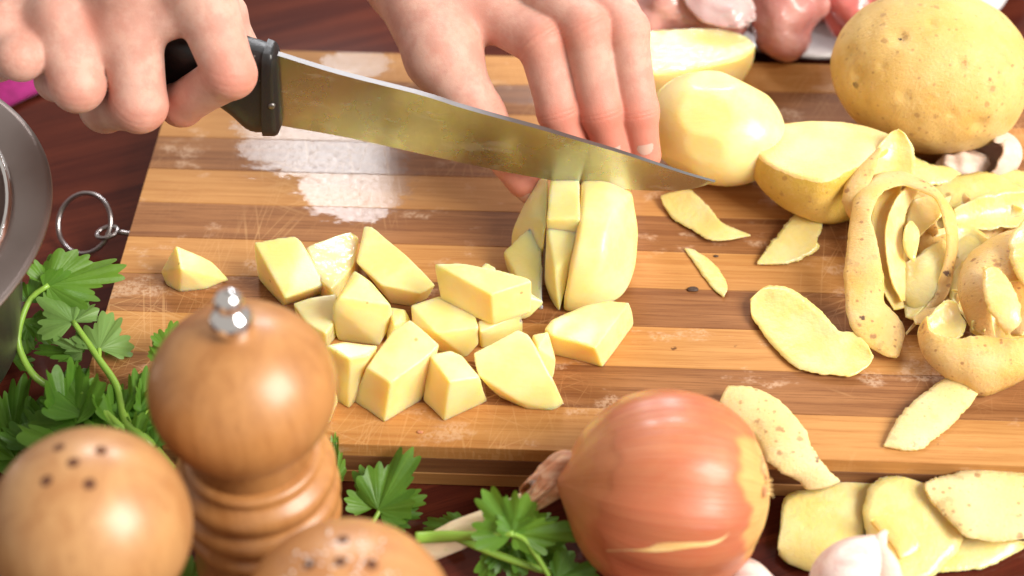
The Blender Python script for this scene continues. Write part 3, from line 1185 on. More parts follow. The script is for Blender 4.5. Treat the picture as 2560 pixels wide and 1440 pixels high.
chunk("small potato chunk tucked right of the tall rounded one", [(972, 765, 1.2, 1), (1013, 773, 1.2, 1), (1027, 800, .9), (1010, 852, 0), (965, 862, 0), (985, 812, 1.2)])
chunk("squarish potato chunk under the left end of the topmost block", [(1027, 762, 1.5, 1), (1099, 739, 1.5, 1), (1180, 760, 1.5, 1), (1197, 819, 1.3), (1198, 861, .4), (1165, 895, 0), (1098, 880, 0), (1033, 815, 1.1), (1040, 855, .2), (1090, 832, 1.4)])
chunk("flat potato chunk under the right end of the topmost block", [(1195, 800, 1.3, 1), (1308, 783, 1.25, 1), (1307, 820, .6), (1290, 852, 0), (1205, 873, 0), (1200, 830, 1.2)])
chunk("large potato block lying on top of two others", [(1086, 659, 3.0), (1155, 657, 3.1), (1230, 671, 3.1), (1318, 694, 2.95), (1330, 704, 2.9), (1228, 737, 2.9), (1327, 783, 1.35), (1233, 813, 1.35), (1185, 793, 1.35), (1103, 760, 1.3), (1110, 720, 1.4), (1240, 740, 1.4), (1310, 750, 1.4)])
chunk("thin potato sliver poking out right of the topmost block", [(1322, 728, 1.0), (1362, 754, .7), (1322, 793, .2), (1300, 800, .1), (1300, 742, 1.0, 1), (1340, 775, 0)])
chunk("tip of potato showing behind the topmost block", [(1214, 656, 1.6, 1), (1240, 669, 1.5, 1), (1225, 700, 1.5, 1), (1180, 690, 1.5, 1)])
chunk("potato chunk partly hidden by the pepper mill head", [(812, 862, 2.2, 1), (860, 854, 2.2, 1), (944, 864, 2.2), (925, 886, 2.25), (874, 898, 2.3), (872, 1023, 0), (838, 1000, 0), (905, 985, 0), (812, 960, 0), (935, 930, 0)])
chunk("tall potato cube pointing a corner at the onion's board edge", [(1025, 799, 2.6), (1100, 861, 2.3), (1073, 887, 2.2), (976, 957, 1.95), (915, 918, 1.95), (982, 825, 2.4), (961, 1058, 0), (883, 1003, 0), (1052, 1003, 0), (1085, 930, 0), (940, 930, 0), (1020, 890, 0)])
chunk("potato cube beside the tall cube, one edge toward the board's rim", [(1074, 886, 2.1), (1128, 876, 2.0, 1), (1155, 886, 2.0, 1), (1199, 943, 1.75), (1123, 954, 2.0), (1219, 1003, 0), (1110, 1056, 0), (1056, 1001, .1), (1100, 960, 0)])
chunk("broad potato wedge with a curved lower edge, front of the heap", [(1296, 824, 2.2, 1), (1323, 836, 2.2, 1), (1179, 882, 1.9), (1191, 936, 1.3), (1245, 985, .5), (1295, 1003, .5), (1320, 1024, 0), (1387, 1027, 0), (1412, 1010, .1), (1383, 948, 1.1), (1345, 880, 1.8), (1250, 995, 0), (1400, 985, .5)])
chunk("potato chunk half hidden behind the broad wedge", [(1330, 836, 1.5, 1), (1371, 826, 1.6, 1), (1390, 900, .8), (1384, 947, 0), (1340, 950, 0), (1345, 870, 1.5)])
chunk("separate potato block in front of the sliced potato", [(1361, 822, 1.2, 1), (1380, 797, 1.3, 1), (1467, 760, 1.4, 1), (1516, 749, 1.5, 1), (1575, 755, 1.5, 1), (1585, 806, .4), (1488, 870, 1.5), (1378, 838, 1.3), (1507, 919, 0), (1383, 881, 0), (1362, 850, .1), (1582, 815, 0)])
chunk("potato chunk almost hidden behind the pepper mill", [(760, 930, 1.9, 1), (830, 920, 1.8, 1), (846, 1003, .5), (824, 1063, 0), (760, 1040, 0)])

# ------------------------------------------------------------------ the potato under the knife, sliced lengthwise
EC = P(1437, 605, 1.8)
EC = np.array([EC[0], EC[1], 1.8])
ER = np.array([2.52, 3.1, 1.82])
GS = "slices of the potato being cut"


def plane(p, n, q):
    n = np.asarray(n, float)
    n = n / np.linalg.norm(n)
    return (p - np.asarray(q, float)) @ n


def slice_piece(label, planes, move=(0, 0, 0), rot=None, k=0.03, mat=PEELED):
    def fn(p):
        d = ellip(p, EC, ER)
        # flats left by the peeler
        for a in range(0, 360, 52):
            n = np.array([math.cos(math.radians(a)) * 0.8, 0.25 * math.sin(a), math.sin(math.radians(a))])
            n = n / np.linalg.norm(n)
            d = smax(d, plane(p, n, EC + n * ER * 0.97), 0.25)
        for n, q in planes:
            d = smax(d, plane(p, n, q), k)
        return smax(d, 0.01 - p[:, 2], 0.03) + 0.010 * pnoise(p, 1.5, 2)
    V, F = snets(fn, EC - ER - 0.3, EC + ER + 0.3, 0.065)
    if rot is not None:
        c = V.mean(0)
        V = (V - c) @ rot.T + c
    V = V + np.asarray(move)
    V[:, 2] = np.maximum(V[:, 2], 0.008)
    return tag(mk("potato_slice", V, F, mat), label, "potato slice", GS)


GSk = dict(name="potato_slice", group=GS, cat="potato slice", mat=PEELED, h=0.06, rough=0.016)
chunk("large rounded half of the sliced potato, right of the cuts", [(1453, 425, 3.1, 1), (1520, 425, 3.2, 1), (1570, 440, 2.6, 1), (1453, 468, 3.5), (1453, 548, 3.35), (1436, 625, 2.65), (1420, 700, 1.65), (1403, 786, 0),
      (1520, 470, 3.55), (1535, 555, 3.2), (1515, 640, 2.6), (1480, 720, 1.4), (1584, 482, 2.9), (1599, 569, 1.75), (1602, 618, 1.1), (1592, 690, .4), (1556, 752, 0), (1480, 776, 0), (1570, 640, 1.5), (1600, 600, 0.9), (1590, 520, 2.4)], k=0.07, **GSk)
chunk("middle slice of the potato directly under the blade", [(1382, 425, 2.9, 1), (1448, 425, 3.1, 1), (1373, 453, 3.2), (1452, 467, 3.44), (1452, 546, 3.3, 1), (1366, 548, 3.0, 1)], k=0.03, **GSk)
chunk("middle slice of the potato in front, sunk lower with a darker side", [(1366, 553, 2.7, 1), (1453, 551, 2.85), (1440, 610, 2.4), (1418, 702, 1.2), (1399, 787, 0), (1362, 640, 1.6), (1360, 700, .75), (1374, 748, 0), (1386, 682, 1.65)], k=0.025, **GSk)
chunk("side slice of the potato nearest the thumb", [(1345, 440, 2.6, 1), (1370, 440, 2.8, 1), (1361, 450, 2.9), (1374, 455, 3.05), (1321, 491, 2.3), (1290, 540, 1.6), (1273, 583, 1.0), (1274, 615, .5), (1369, 572, 2.65), (1362, 625, 1.8), (1340, 535, 2.6), (1300, 645, 0), (1358, 668, 0), (1280, 630, 0)], k=0.05, **GSk)
chunk("thin loose wedge leaning off the side of the sliced potato", [(1345, 544, 2.35), (1355, 549, 2.35), (1257, 629, .9), (1267, 678, 0), (1362, 647, 1.35), (1361, 783, 0), (1338, 773, 0), (1361, 705, .8), (1262, 655, .35), (1300, 700, 0)], k=0.025, **GSk)

# ------------------------------------------------------------------ whole and halved potatoes


def sdf_obj(name, label, cat, fn, lo, hi, h, mat, attr=None, group=None, floor=None):
    V, F = snets(fn, lo, hi, h)
    if floor is not None:
        V[:, 2] = np.maximum(V[:, 2], floor)
    o = mk(name, V, F, mat, attrs={k: f(V) for k, f in attr.items()} if attr else None)
    if label:
        tag(o, label, cat, group)
    return o


# peeled whole potato behind the blade tip
pc = P(1790, 322, 2.15)
R0 = rotz(-28) @ rotx(8)
pr = np.array([2.80, 2.22, 2.14])
fac = []
fr = np.random.default_rng(5)
for a in range(9):
    th = a * 40 + fr.uniform(-8, 8)
    fac.append((np.array([0.15 * math.sin(a * 2.1), math.cos(math.radians(th)), math.sin(math.radians(th))]), 0.925 + 0.04 * fr.uniform()))


def peeled_fn(p):
    q = (p - pc) @ R0
    d = ellip(p, pc, pr, R0)
    for n, s in fac:
        n = n / np.linalg.norm(n)
        d = smax(d, q @ n - s * np.linalg.norm(pr * n), 0.03)
    return d + 0.018 * pnoise(p, 0.9, 3)


sdf_obj("peeled_potato", "whole peeled potato with smooth knife facets behind the blade tip", "potato", peeled_fn, pc - 3, pc + 3, 0.09, PEELED, floor=0.01)

half_pts = pts_of([(1540, 120, 1.9), (1560, 90, 2.0), (1617, 75, 2.05, 1), (1680, 68, 2.08, 1), (1740, 66, 2.08, 1), (1795, 68, 2.05, 1), (1840, 77, 2.0, 1), (1872, 92, 1.95, 1), (1888, 110, 1.9),
                   (1888, 124, 1.8), (1855, 152, 1.75), (1780, 168, 1.75), (1700, 180, 1.78), (1630, 187, 1.8), (1560, 170, 1.85),
                   (1889, 140, 1.45), (1878, 175, .9), (1862, 203, .35), (1830, 228, 0), (1700, 250, 0), (1620, 245, .2), (1550, 210, .3), (1890, 150, 1.2)])
_h3 = [P(1617, 75, 2.05), P(1888, 112, 1.92), P(1690, 181, 1.78)]
hfn = unit(np.cross(_h3[1] - _h3[0], _h3[2] - _h3[0]))
hfn = hfn if hfn[2] > 0 else -hfn
half_pts = np.vstack([half_pts, half_pts[half_pts[:, 2] > 1.7] + hfn * 0.4])
N_, D_ = hull_planes(half_pts)


def half_fn(p):
    q = p @ N_.T - D_
    mx = q.max(1)
    k = 0.05
    d = mx + k * np.log(np.exp((q - mx[:, None]) / k).sum(1))
    return smax(d + 0.012 * pnoise(p, 1.2, 4), plane(p, hfn, _h3[0]), 0.02)


V, F = snets(half_fn, half_pts.min(0) - 0.3, half_pts.max(0) + 0.3, 0.08)
fz = V[F].mean(1)
e1, e2 = V[F[:, 1]] - V[F[:, 0]], V[F[:, 3]] - V[F[:, 0]]
nz = np.cross(e1, e2)
nz /= np.maximum(np.linalg.norm(nz, axis=1), 1e-9)[:, None]
tag(mk("potato_half", V, F, [PEELED, WET], mi=(nz @ hfn > 0.97).astype(int)), "halved peeled potato with a wet glistening cut face beside the fingers", "potato")

# big unpeeled potato
uc = P(2338, 178, 3.15)
UR = rotz(8) @ roty(14)
ur = np.array([4.15, 3.35, 3.12])
ue = [(2250, 95, .55), (2125, 135, .5), (2145, 190, .5), (2505, 75, .5), (2400, 155, .38), (2468, 165, .38), (2260, 240, .4), (2450, 310, .6), (2130, 310, .4), (2380, 285, .35), (2330, 60, .3), (2205, 165, .25)]
ud = []


def first_hit(x, y, c, r, R):
    d = ray(x, y)
    d = d / np.linalg.norm(d)
    o = ((CAM - c) @ R) / r
    v = (d @ R) / r
    A, B, C = v @ v, 2 * o @ v, o @ o - 1
    disc = B * B - 4 * A * C
    if disc < 0:
        return None
    return CAM + d * ((-B - math.sqrt(disc)) / (2 * A))


for x, y, s in ue:
    q = first_hit(x, y, uc, ur, UR)
    if q is not None:
        ud.append((q, s))


def unpeeled_fn(p):
    q = (p - uc) @ UR
    d = ellip(p, uc, ur * np.array([1, 1, 1]), UR)
    d = smax(d, q[:, 0] * 0.72 + q[:, 2] * 0.1 - 3.1, 1.5)
    d = d + 0.07 * pnoise(p, 0.33, 6) + 0.018 * pnoise(p, 1.6, 7)
    for c, s in ud:
        d = d + 0.30 * s * np.exp(-(np.linalg.norm(p - c, axis=1) / (0.55 * s)) ** 2)
    return d


pot = sdf_obj("unpeeled_potato", "large whole unpeeled potato with rough golden skin and eyes", "potato", unpeeled_fn, uc - 4.7, uc + 4.7, 0.11, SKIN_P, floor=0.01)


def blob(c, r, seed, n=None, sub=2):
    bm = bmesh.new()
    bmesh.ops.create_icosphere(bm, subdivisions=sub, radius=1)
    V = np.array([v.co[:] for v in bm.verts])
    F = [tuple(v.index for v in f.verts) for f in bm.faces]
    bm.free()
    V = V * (1 + 0.18 * pnoise(V, 1.6, seed))[:, None] * np.asarray(r)
    if n is not None:
        x, y, z = frame(np.cross(n, (0.31, 0.8, 0.2)), n)
        V = V[:, :1] * x + V[:, 1:2] * y + V[:, 2:] * z
    return V + np.asarray(c), F


for i, (c, s) in enumerate(ud):
    n = unit((c - uc) / ur ** 2)
    r_ = 0.16 * s
    for j in range(3 if s > 0.45 else 1):
        off = unit(np.cross(n, (0.2, 0.3 + i, 0.9 - j))) * (0.12 * j * s)
        mk("eye", *blob(c - n * (0.24 * s) + off, (r_ * (1 - .25 * j), r_ * 0.8, r_ * 0.45), i + j, n, 1), EYE if (i + j) % 3 else SPOT, parent=pot)

# potato with part of its skin left on
hc = P(2100, 432, 1.9)
HR = rotz(-16) @ roty(4)
hr = np.array([3.45, 2.15, 1.98])
_a, _b, hq = P(1945, 372, 2.75), P(2070, 432, 2.95), P(2200, 320, 3.0)
hn = unit(np.cross(_b - _a, hq - _a))
hn = hn if hn[2] > 0 else -hn
hn2 = unit(np.array([-0.22, 0.22, 0.95]))
hq2 = P(2010, 300, 2.35)


def halfp_fn(p):
    d = ellip(p, hc, hr, HR) + 0.04 * pnoise(p, 0.5, 9) + 0.012 * pnoise(p, 1.8, 9)
    d = smax(d, plane(p, hn, hq), 0.05)
    d = smax(d, plane(p, (0.62, -0.78, 0.0), P(2125, 500, 1.4)), 0.5)
    return d


sdf_obj("half_peeled_potato", "potato with its top peeled bare and yellow skin left below", "potato", halfp_fn, hc - 3.9, hc + 3.9, 0.085, HALF_PEELED,
        attr={"flesh": lambda V: np.clip(0.5 + (plane(V, hn, hq) + 0.12) * 2.2 + 0.10 * pnoise(V, 1.1, 3), 0, 1)}, floor=0.01)

# ------------------------------------------------------------------ peels
GP = "potato peels"


def peel(label, A, B, bulge=0.25, th=0.09, skin_up=False, pale=False, n=64, mm=11, jag=0.045, name="potato_peel", flip=False, mat=None, lift=0.0):
    a = catmull([P(*q) for q in A], n)
    b = catmull([P(*q) for q in B], n)
    w = np.linspace(0, 1, mm)
    r_ = np.random.default_rng(int(A[0][0] + A[-1][1]))
    ja = (np.convolve(r_.normal(0, 1, n + 8), np.ones(5) / 3, 'same')[4:-4] + 0.4 * r_.normal(0, 1, n)) * jag
    G = np.zeros((n, mm, 3))
    for i in range(n):
        d = b[i] - a[i]
        L = np.linalg.norm(d)
        for j in range(mm):
            G[i, j] = a[i] + d * w[j] + (d / max(L, 1e-6)) * ja[i] * min(1.0, L / 1.3) * (1 - 2 * w[j]) * 0.6
    tu = np.gradient(G, axis=0)
    tv = np.gradient(G, axis=1)
    N = np.cross(tu, tv)
    N /= np.maximum(np.linalg.norm(N, axis=2), 1e-9)[..., None]
    N = np.nan_to_num(N)
    # the side that faces the camera counts as up
    mid = N.reshape(-1, 3).mean(0)
    if mid @ (-CF) < 0:
        N = -N
        inv = True
    else:
        inv = False
    if flip:
        N = -N
        inv = not inv
    width = np.linalg.norm(b - a, axis=1)
    prof = np.sin(np.pi * w)
    G = G + N * (bulge * (np.minimum(width, 2.0) / 2.0)[:, None] * prof[None, :])[..., None]
    G[..., 2] += lift
    thick = th * np.minimum(1.0, 4 * np.minimum(w, 1 - w) + 0.45)[None, :] * np.minimum(1, 0.35 + width / 0.8)[:, None]
    top = (G + N * (thick / 2)[..., None]).reshape(-1, 3)
    bot = (G - N * (thick / 2)[..., None]).reshape(-1, 3)
    V = np.vstack([top, bot])
    K = n * mm
    F, mi = [], []
    for i in range(n - 1):
        for j in range(mm - 1):
            q = (i * mm + j, (i + 1) * mm + j, (i + 1) * mm + j + 1, i * mm + j + 1)
            F.append(q if not inv else q[::-1])
            mi.append(1 if skin_up else 0)
            q2 = tuple(x + K for x in q)
            F.append(q2[::-1] if not inv else q2)
            mi.append(0 if skin_up else 1)
    edge = [i * mm for i in range(n)] + [(n - 1) * mm + j for j in range(1, mm)] + [i * mm + mm - 1 for i in range(n - 2, -1, -1)] + [j for j in range(mm - 2, 0, -1)]
    for x, y in zip(edge, edge[1:] + edge[:1]):
        q = (x, y, y + K, x + K)
        F.append(q if inv else q[::-1])
        mi.append(0)
    o = mk(name, V, F, mat or [PEEL_IN, PEEL_OUT_PALE if pale else PEEL_OUT], mi=mi)
    return tag(o, label, "potato peel", GP)


def H(lst, hs):
    """attach heights (interpolated) to a pixel polyline"""
    t = np.linspace(0, 1, len(lst))
    h = np.interp(t, np.linspace(0, 1, len(hs)), hs)
    return [(x, y, z) for (x, y), z in zip(lst, h)]


peel("short pale peel lying under the knife tip", H([(1652, 490), (1690, 478), (1725, 478), (1765, 510), (1805, 557), (1876, 587)], (.3, .6, .45, .3)),
     H([(1652, 495), (1665, 525), (1695, 553), (1740, 580), (1790, 601), (1876, 590)], (.25, .12, .12, .2, .3)), -0.12)
peel("peel tip sticking out from under the half peeled potato", H([(1893, 655), (1925, 610), (1975, 550), (2000, 520)], (.12, .3, .5, .5)),
     H([(1893, 661), (1960, 660), (2010, 645), (2046, 622), (2042, 600), (2058, 562), (2060, 530)], (.10, .1, .2, .4, .5)), 0.1, jag=0.06)
peel("thin dried sliver of peel next to a dark crumb", H([(1711, 620), (1735, 625), (1775, 650), (1805, 685), (1818, 720), (1810, 742)], (.1, .16, .12)),
     H([(1711, 623), (1740, 665), (1765, 700), (1790, 728), (1808, 743)], (.06, .06, .06)), 0.08, 0.07, pale=True)
peel("large moist peel lying inside up in the middle of the board", H([(1875, 748), (1915, 716), (1955, 715), (2010, 742), (2060, 787), (2095, 825), (2130, 833), (2165, 858), (2183, 890)], (.35, .7, .7, .6, .45)),
     H([(1877, 755), (1880, 795), (1915, 845), (1965, 900), (2010, 925), (2070, 937), (2130, 937), (2170, 915), (2183, 893)], (.3, .15, .15, .2, .4)), -0.18, 0.15)
# pile
peel("wide yellow peel hollow lying behind the looped peel", H([(2383, 524), (2420, 505), (2459, 491), (2510, 480), (2600, 468)], (1.5, 1.9, 2.0)), H([(2395, 572), (2459, 573), (2546, 567), (2610, 560)], (1.1, 1.1, 1.2)), -0.55, n=40)
peel("broad flat peel at the back of the pile", H([(2313, 452), (2380, 440), (2471, 431), (2530, 455), (2600, 490)], (1.3, 1.5, 1.3)), H([(2340, 500), (2380, 525), (2440, 520), (2510, 505), (2600, 500)], (1.1, 1.2, 1.2)), 0.15)
peel("pale peel behind the broad flat one at the pile's rear", H([(2440, 445), (2482, 431), (2535, 425), (2600, 435)], (.9, 1.0, .9)), H([(2450, 480), (2500, 480), (2560, 490), (2600, 500)], (.7, .7, .7)), 0.1)
peel("peel between garlic and the upright curl", H([(2270, 390), (2287, 393), (2328, 411), (2372, 417), (2403, 434)], (1.9, 1.7, 1.4)), H([(2270, 450), (2300, 460), (2340, 462), (2380, 455), (2403, 438)], (1.6, 1.5, 1.3)), 0.12)
peel("speckled peel curling up against the half peeled potato", H([(2191, 376), (2144, 417), (2118, 454), (2106, 490), (2109, 516), (2124, 540)], (2.9, 2.6, 2.2, 1.6)),
     H([(2205, 370), (2190, 420), (2178, 450), (2165, 480), (2150, 520), (2135, 545)], (3.1, 2.9, 2.6, 1.8)), 0.25, skin_up=True)
peel("upright cream curl standing at the top of the pile", H([(2178, 440), (2186, 394), (2200, 362), (2223, 333), (2246, 323)], (2.7, 2.9, 3.4, 3.6)), H([(2284, 450), (2288, 411), (2281, 367), (2267, 338), (2247, 323)], (2.5, 2.8, 3.3, 3.6)), -0.35, n=36)
peel("flat peel deep in the pile under the loop", H([(2243, 676), (2245, 720), (2262, 760), (2282, 798)], (.9, .8, .5, .2)), H([(2310, 625), (2362, 600), (2365, 660), (2335, 740), (2284, 799)], (1.3, 1.4, 1.2, .3)), 0.15)
peel("pale peel low in the pile right of the loop", H([(2375, 590), (2375, 650), (2385, 720), (2395, 760)], (.8, .8, .6)), H([(2439, 577), (2470, 600), (2460, 690), (2440, 760)], (1.0, 1.0, .7)), 0.1)
peel("cream peel inside the loop at its upper end", H([(2281, 498), (2272, 520), (2268, 560), (2280, 600)], (1.9, 1.7, 1.5, 1.4)), H([(2330, 480), (2355, 510), (2353, 540), (2300, 590)], (2.0, 2.0, 1.8, 1.5)), -0.25, n=30)
peel("yellow inner curl nested inside the loop", H([(2268, 466), (2240, 498), (2222, 535), (2213, 580), (2216, 640), (2228, 700), (2254, 755)], (2.5, 2.3, 2.0, 1.5, .9)),
     H([(2296, 478), (2272, 512), (2259, 560), (2254, 600), (2262, 656), (2262, 700), (2262, 752)], (2.1, 1.8, 1.5, 1.2, .8)), -0.15, 0.14)
peel("small pointed peel fold in the middle of the loop", H([(2276, 552), (2262, 570), (2258, 610), (2268, 640), (2283, 655)], (2.0, 1.9, 1.7, 1.5)), H([(2280, 553), (2297, 577), (2296, 610), (2290, 640), (2285, 655)], (1.9, 1.8, 1.7, 1.5)), 0.2, pale=True, n=30)
peel("shaded yellow peel behind the long strip of the loop", H([(2200, 470), (2180, 520), (2180, 580), (2195, 640), (2205, 720), (2235, 775)], (2.0, 1.7, 1.2, .6)),
     H([(2255, 465), (2240, 510), (2228, 580), (2235, 650), (2245, 710), (2262, 770)], (2.1, 1.7, 1.2, .5)), -0.2)
LOWP = ["speckled peel lying on the board inside the ribbon loop", "cream peel under the upper end of the ribbon loop", "skin-up peel below the wide yellow hollow one", "cream peel under the brown skinned curl",
        "skin-up peel under the oval one at the picture's edge", "cream peel by the foot of the ribbon loop", "skin-up peel under the oval inside-up one", "cream peel underneath the cup shaped one", "skin-up peel just below the upright cream curl",
        "cream peel under the broad flat one at the back"]
for k, (x, y, a, L, w, h_) in enumerate(((2230, 600, 70, 170, 70, .5), (2330, 560, 20, 190, 80, .6), (2450, 560, -10, 200, 80, .5), (2440, 660, 60, 190, 90, .5), (2530, 640, 100, 200, 90, .6), (2350, 690, 120, 170, 70, .3), (2500, 760, 30, 180, 90, .6), (2480, 880, 10, 180, 80, .3), (2290, 520, 45, 150, 60, 1.1), (2420, 480, 8, 190, 60, .9))):
    ca_, sa_ = math.cos(math.radians(a)), math.sin(math.radians(a))
    A_, B_ = [], []
    for t_ in (-1, -.6, 0, .6, 1):
        ww = w / 2 * (1 - .8 * t_ * t_)
        bx, by = x + ca_ * t_ * L / 2, y + sa_ * t_ * L / 2 + 14 * t_ * t_
        A_.append((bx + sa_ * ww, by - ca_ * ww, h_ + .25 * t_ * t_ + .15))
        B_.append((bx - sa_ * ww, by + ca_ * ww, h_ + .25 * t_ * t_))
    peel(LOWP[k], A_, B_, 0.2 if k % 2 == 0 else -0.2, skin_up=k % 2 == 0, n=30)
FILL = [(2180, 590, 80, 190, 75, .15, "skin-up peel along the outer side of the ribbon loop"), (2290, 700, 95, 190, 80, .35, "cream peel seen through the lower ribbon loop"), (2330, 620, 60, 170, 85, .9, "skin-up peel seen through the upper ribbon loop"),
        (2420, 610, 15, 180, 90, .9, "cream peel lying right of the ribbon loop"), (2440, 520, 5, 220, 70, 1.0, "cream peel in the gap above the wide hollow one"), (2340, 480, 20, 160, 70, 1.0, "skin-up peel in the gap below the garlic husk"),
        (2430, 740, 80, 180, 100, .9, "cream peel between the ribbon loop and the oval one"), (2540, 740, 85, 200, 110, 1.4, "skin-up peel between the two oval ones"), (2350, 770, 150, 130, 70, .5, "skin-up peel behind the cup's cream lip"), (2530, 830, 10, 200, 90, 1.0, "cream peel inside the tan cup")]
for k, (x, y, a, L, w, h_, lab) in enumerate(FILL):
    ca_, sa_ = math.cos(math.radians(a)), math.sin(math.radians(a))
    A_, B_ = [], []
    for t_ in (-1, -.6, 0, .6, 1):
        ww = w / 2 * (1 - .75 * t_ * t_)
        bx, by = x + ca_ * t_ * L / 2 + 10 * math.sin(3 * t_ + k), y + sa_ * t_ * L / 2
        A_.append((bx + sa_ * ww, by - ca_ * ww, h_ + .3 * t_ * t_ + .25))
        B_.append((bx - sa_ * ww, by + ca_ * ww, h_ + .2 * t_ * t_))
    peel(lab, A_, B_, 0.15 if "skin" in lab else -0.22, skin_up="skin" in lab, n=30)
LOOP_O = [(2242, 894), (2211, 889), (2169, 865), (2138, 834), (2120, 801), (2114, 761), (2111, 710), (2112, 664), (2118, 606), (2127, 533), (2141, 481), (2176, 443), (2240, 428), (2284, 440), (2328, 463), (2360, 495), (2383, 530), (2393, 574), (2393, 621), (2386, 664), (2376, 720), (2360, 752), (2318, 785), (2266, 838)]
LOOP_I = [(2247, 890), (2262, 835), (2246, 795), (2225, 770), (2211, 755), (2210, 720), (2207, 690), (2202, 650), (2195, 615), (2186, 575), (2178, 545), (2190, 506), (2210, 478), (2255, 464), (2296, 476), (2335, 494), (2352, 525), (2360, 560), (2367, 595), (2364, 640), (2350, 690), (2338, 720), (2312, 770), (2264, 832)]
peel("long speckled peel looped over the pile like a ribbon", H(LOOP_O, (.25, .4, .8, 1.4, 2.0, 2.5, 2.7, 2.6, 2.4, 2.0, 1.4, .8, .4)), H(LOOP_I, (.2, .6, 1.1, 1.7, 2.2, 2.6, 2.8, 2.7, 2.7, 2.4, 1.7, 1.0, .45)), 0.16, 0.13, skin_up=True, n=110, jag=0.04)
peel("large peel with brown skin curling over the pile's end", H([(2600, 560), (2546, 571), (2490, 590), (2440, 620), (2412, 655), (2396, 700), (2400, 740), (2415, 790)], (1.6, 1.7, 1.8, 1.5, 1.0)),
     H([(2640, 700), (2590, 690), (2550, 700), (2510, 710), (2490, 730), (2475, 760), (2480, 800), (2490, 850)], (2.4, 2.5, 2.5, 2.2, 1.2)), 0.45, skin_up=True)
peel("pale fold of peel inside the cup at the board's corner", H([(2380, 725), (2400, 730), (2420, 770), (2425, 830)], (1.5, 1.4, .8)), H([(2420, 740), (2450, 770), (2465, 810), (2460, 850)], (1.7, 1.6, .9)), -0.1, n=24)
peel("oval inside-up peel resting on the brown skinned one", H([(2457, 668), (2458, 715), (2470, 770), (2490, 805), (2517, 836)], (2.9, 2.9, 2.6, 2.0)), H([(2459, 667), (2496, 673), (2527, 714), (2552, 773), (2548, 812), (2519, 836)], (3.0, 3.0, 2.7, 2.1)), 0.12, 0.18)
peel("oval peel cut off by the picture's edge", H([(2565, 545), (2530, 583), (2522, 621), (2536, 680), (2566, 725)], (3.0, 3.1, 3.0, 2.6)), H([(2570, 545), (2620, 590), (2640, 640), (2620, 690), (2570, 726)], (3.0, 3.1, 3.0, 2.6)), 0.15, 0.18)
peel("cream inner lip of the cupped peel", H([(2319, 795), (2340, 770), (2365, 752), (2390, 753)], (1.6, 1.8, 1.9)), H([(2335, 845), (2365, 850), (2400, 845), (2416, 808)], (1.2, 1.2, 1.3)), -0.3, n=26)
peel("cup shaped peel with tan skin outward at the pile's front", H([(2318, 790), (2325, 822), (2350, 838), (2400, 845), (2465, 838), (2530, 848), (2600, 838)], (1.7, 1.6, 1.7, 1.8, 1.9, 1.8)),
     H([(2330, 880), (2349, 922), (2376, 954), (2415, 975), (2465, 990), (2535, 962), (2600, 920)], (.6, .3, .15, .15, .15, .3)), 0.55, 0.14, skin_up=True, n=60)
peel("peel with black spots poking out from under the cup", H([(2209, 1113), (2230, 1072), (2254, 1033), (2275, 1012), (2355, 950), (2380, 925)], (.12, .25, .3, .5)),
     H([(2210, 1117), (2263, 1126), (2303, 1122), (2340, 1095), (2370, 1070), (2443, 990), (2450, 960)], (.06, .06, .1, .4)), 0.22, 0.14, skin_up=True, pale=True)
peel("peel hanging over the front edge of the board", H([(1822, 964), (1880, 970), (1930, 990), (1970, 1020), (2010, 1070), (2040, 1135), (2068, 1170), (2100, 1203)], (.5, .7, .7, .6, .45, .1, -.5)),
     H([(1797, 1012), (1830, 1050), (1880, 1090), (1900, 1120), (1918, 1152), (1950, 1180), (1985, 1196), (2018, 1224)], (.25, .2, .15, .15, .1, -.2, -.7)), 0.18, 0.13, skin_up=True, pale=True)
# on the table in front of the board
peel("flat peel lowest of those on the table, jutting to the front", H([(2340, 1330), (2410, 1338), (2470, 1340), (2546, 1352), (2570, 1356)], (-1.7, -1.6, -1.6)), H([(2330, 1430), (2400, 1428), (2472, 1417), (2541, 1382), (2572, 1360)], (-1.9, -1.9, -1.9)), 0.06, 0.11)
peel("large pale peel on the table next to the onion", H([(1945, 1370), (1950, 1310), (1960, 1245), (2004, 1228), (2050, 1220), (2097, 1201), (2151, 1192), (2200, 1192)], (-1.6, -1.3, -1.2, -1.2)),
     H([(1947, 1388), (1979, 1414), (2029, 1429), (2080, 1420), (2130, 1390), (2160, 1340), (2165, 1280), (2185, 1215)], (-1.85, -1.8, -1.5, -1.3)), 0.05, 0.11, pale=True)
peel("wide pale peel overlapping its neighbours on the table", H([(2178, 1400), (2165, 1330), (2157, 1270), (2172, 1222), (2207, 1195), (2260, 1193), (2320, 1212)], (-1.5, -1.1, -.8, -.7, -.7)),
     H([(2200, 1470), (2270, 1460), (2332, 1440), (2385, 1386), (2404, 1343), (2385, 1290), (2345, 1230)], (-1.8, -1.6, -1.3, -.9)), 0.05, 0.11, pale=True)
peel("rough skinned peel lying skin up against the board's front", H([(2310, 1222), (2319, 1204), (2385, 1182), (2447, 1173), (2510, 1176), (2600, 1190)], (-.5, -.4, -.3, -.4)),
     H([(2325, 1250), (2347, 1275), (2407, 1336), (2460, 1350), (2510, 1354), (2600, 1340)], (-.6, -.8, -1.0, -1.0)), 0.14, 0.12, skin_up=True, pale=True)
peel("narrow peel strip on top of those by the garlic clove", H([(2176, 1301), (2190, 1287), (2213, 1282), (2247, 1296), (2285, 1338), (2304, 1370)], (-.5, -.4, -.4, -.6)), H([(2176, 1306), (2195, 1330), (2215, 1350), (2235, 1375), (2255, 1398), (2300, 1380)], (-.7, -.7, -.7, -.8)), 0.05, 0.11)

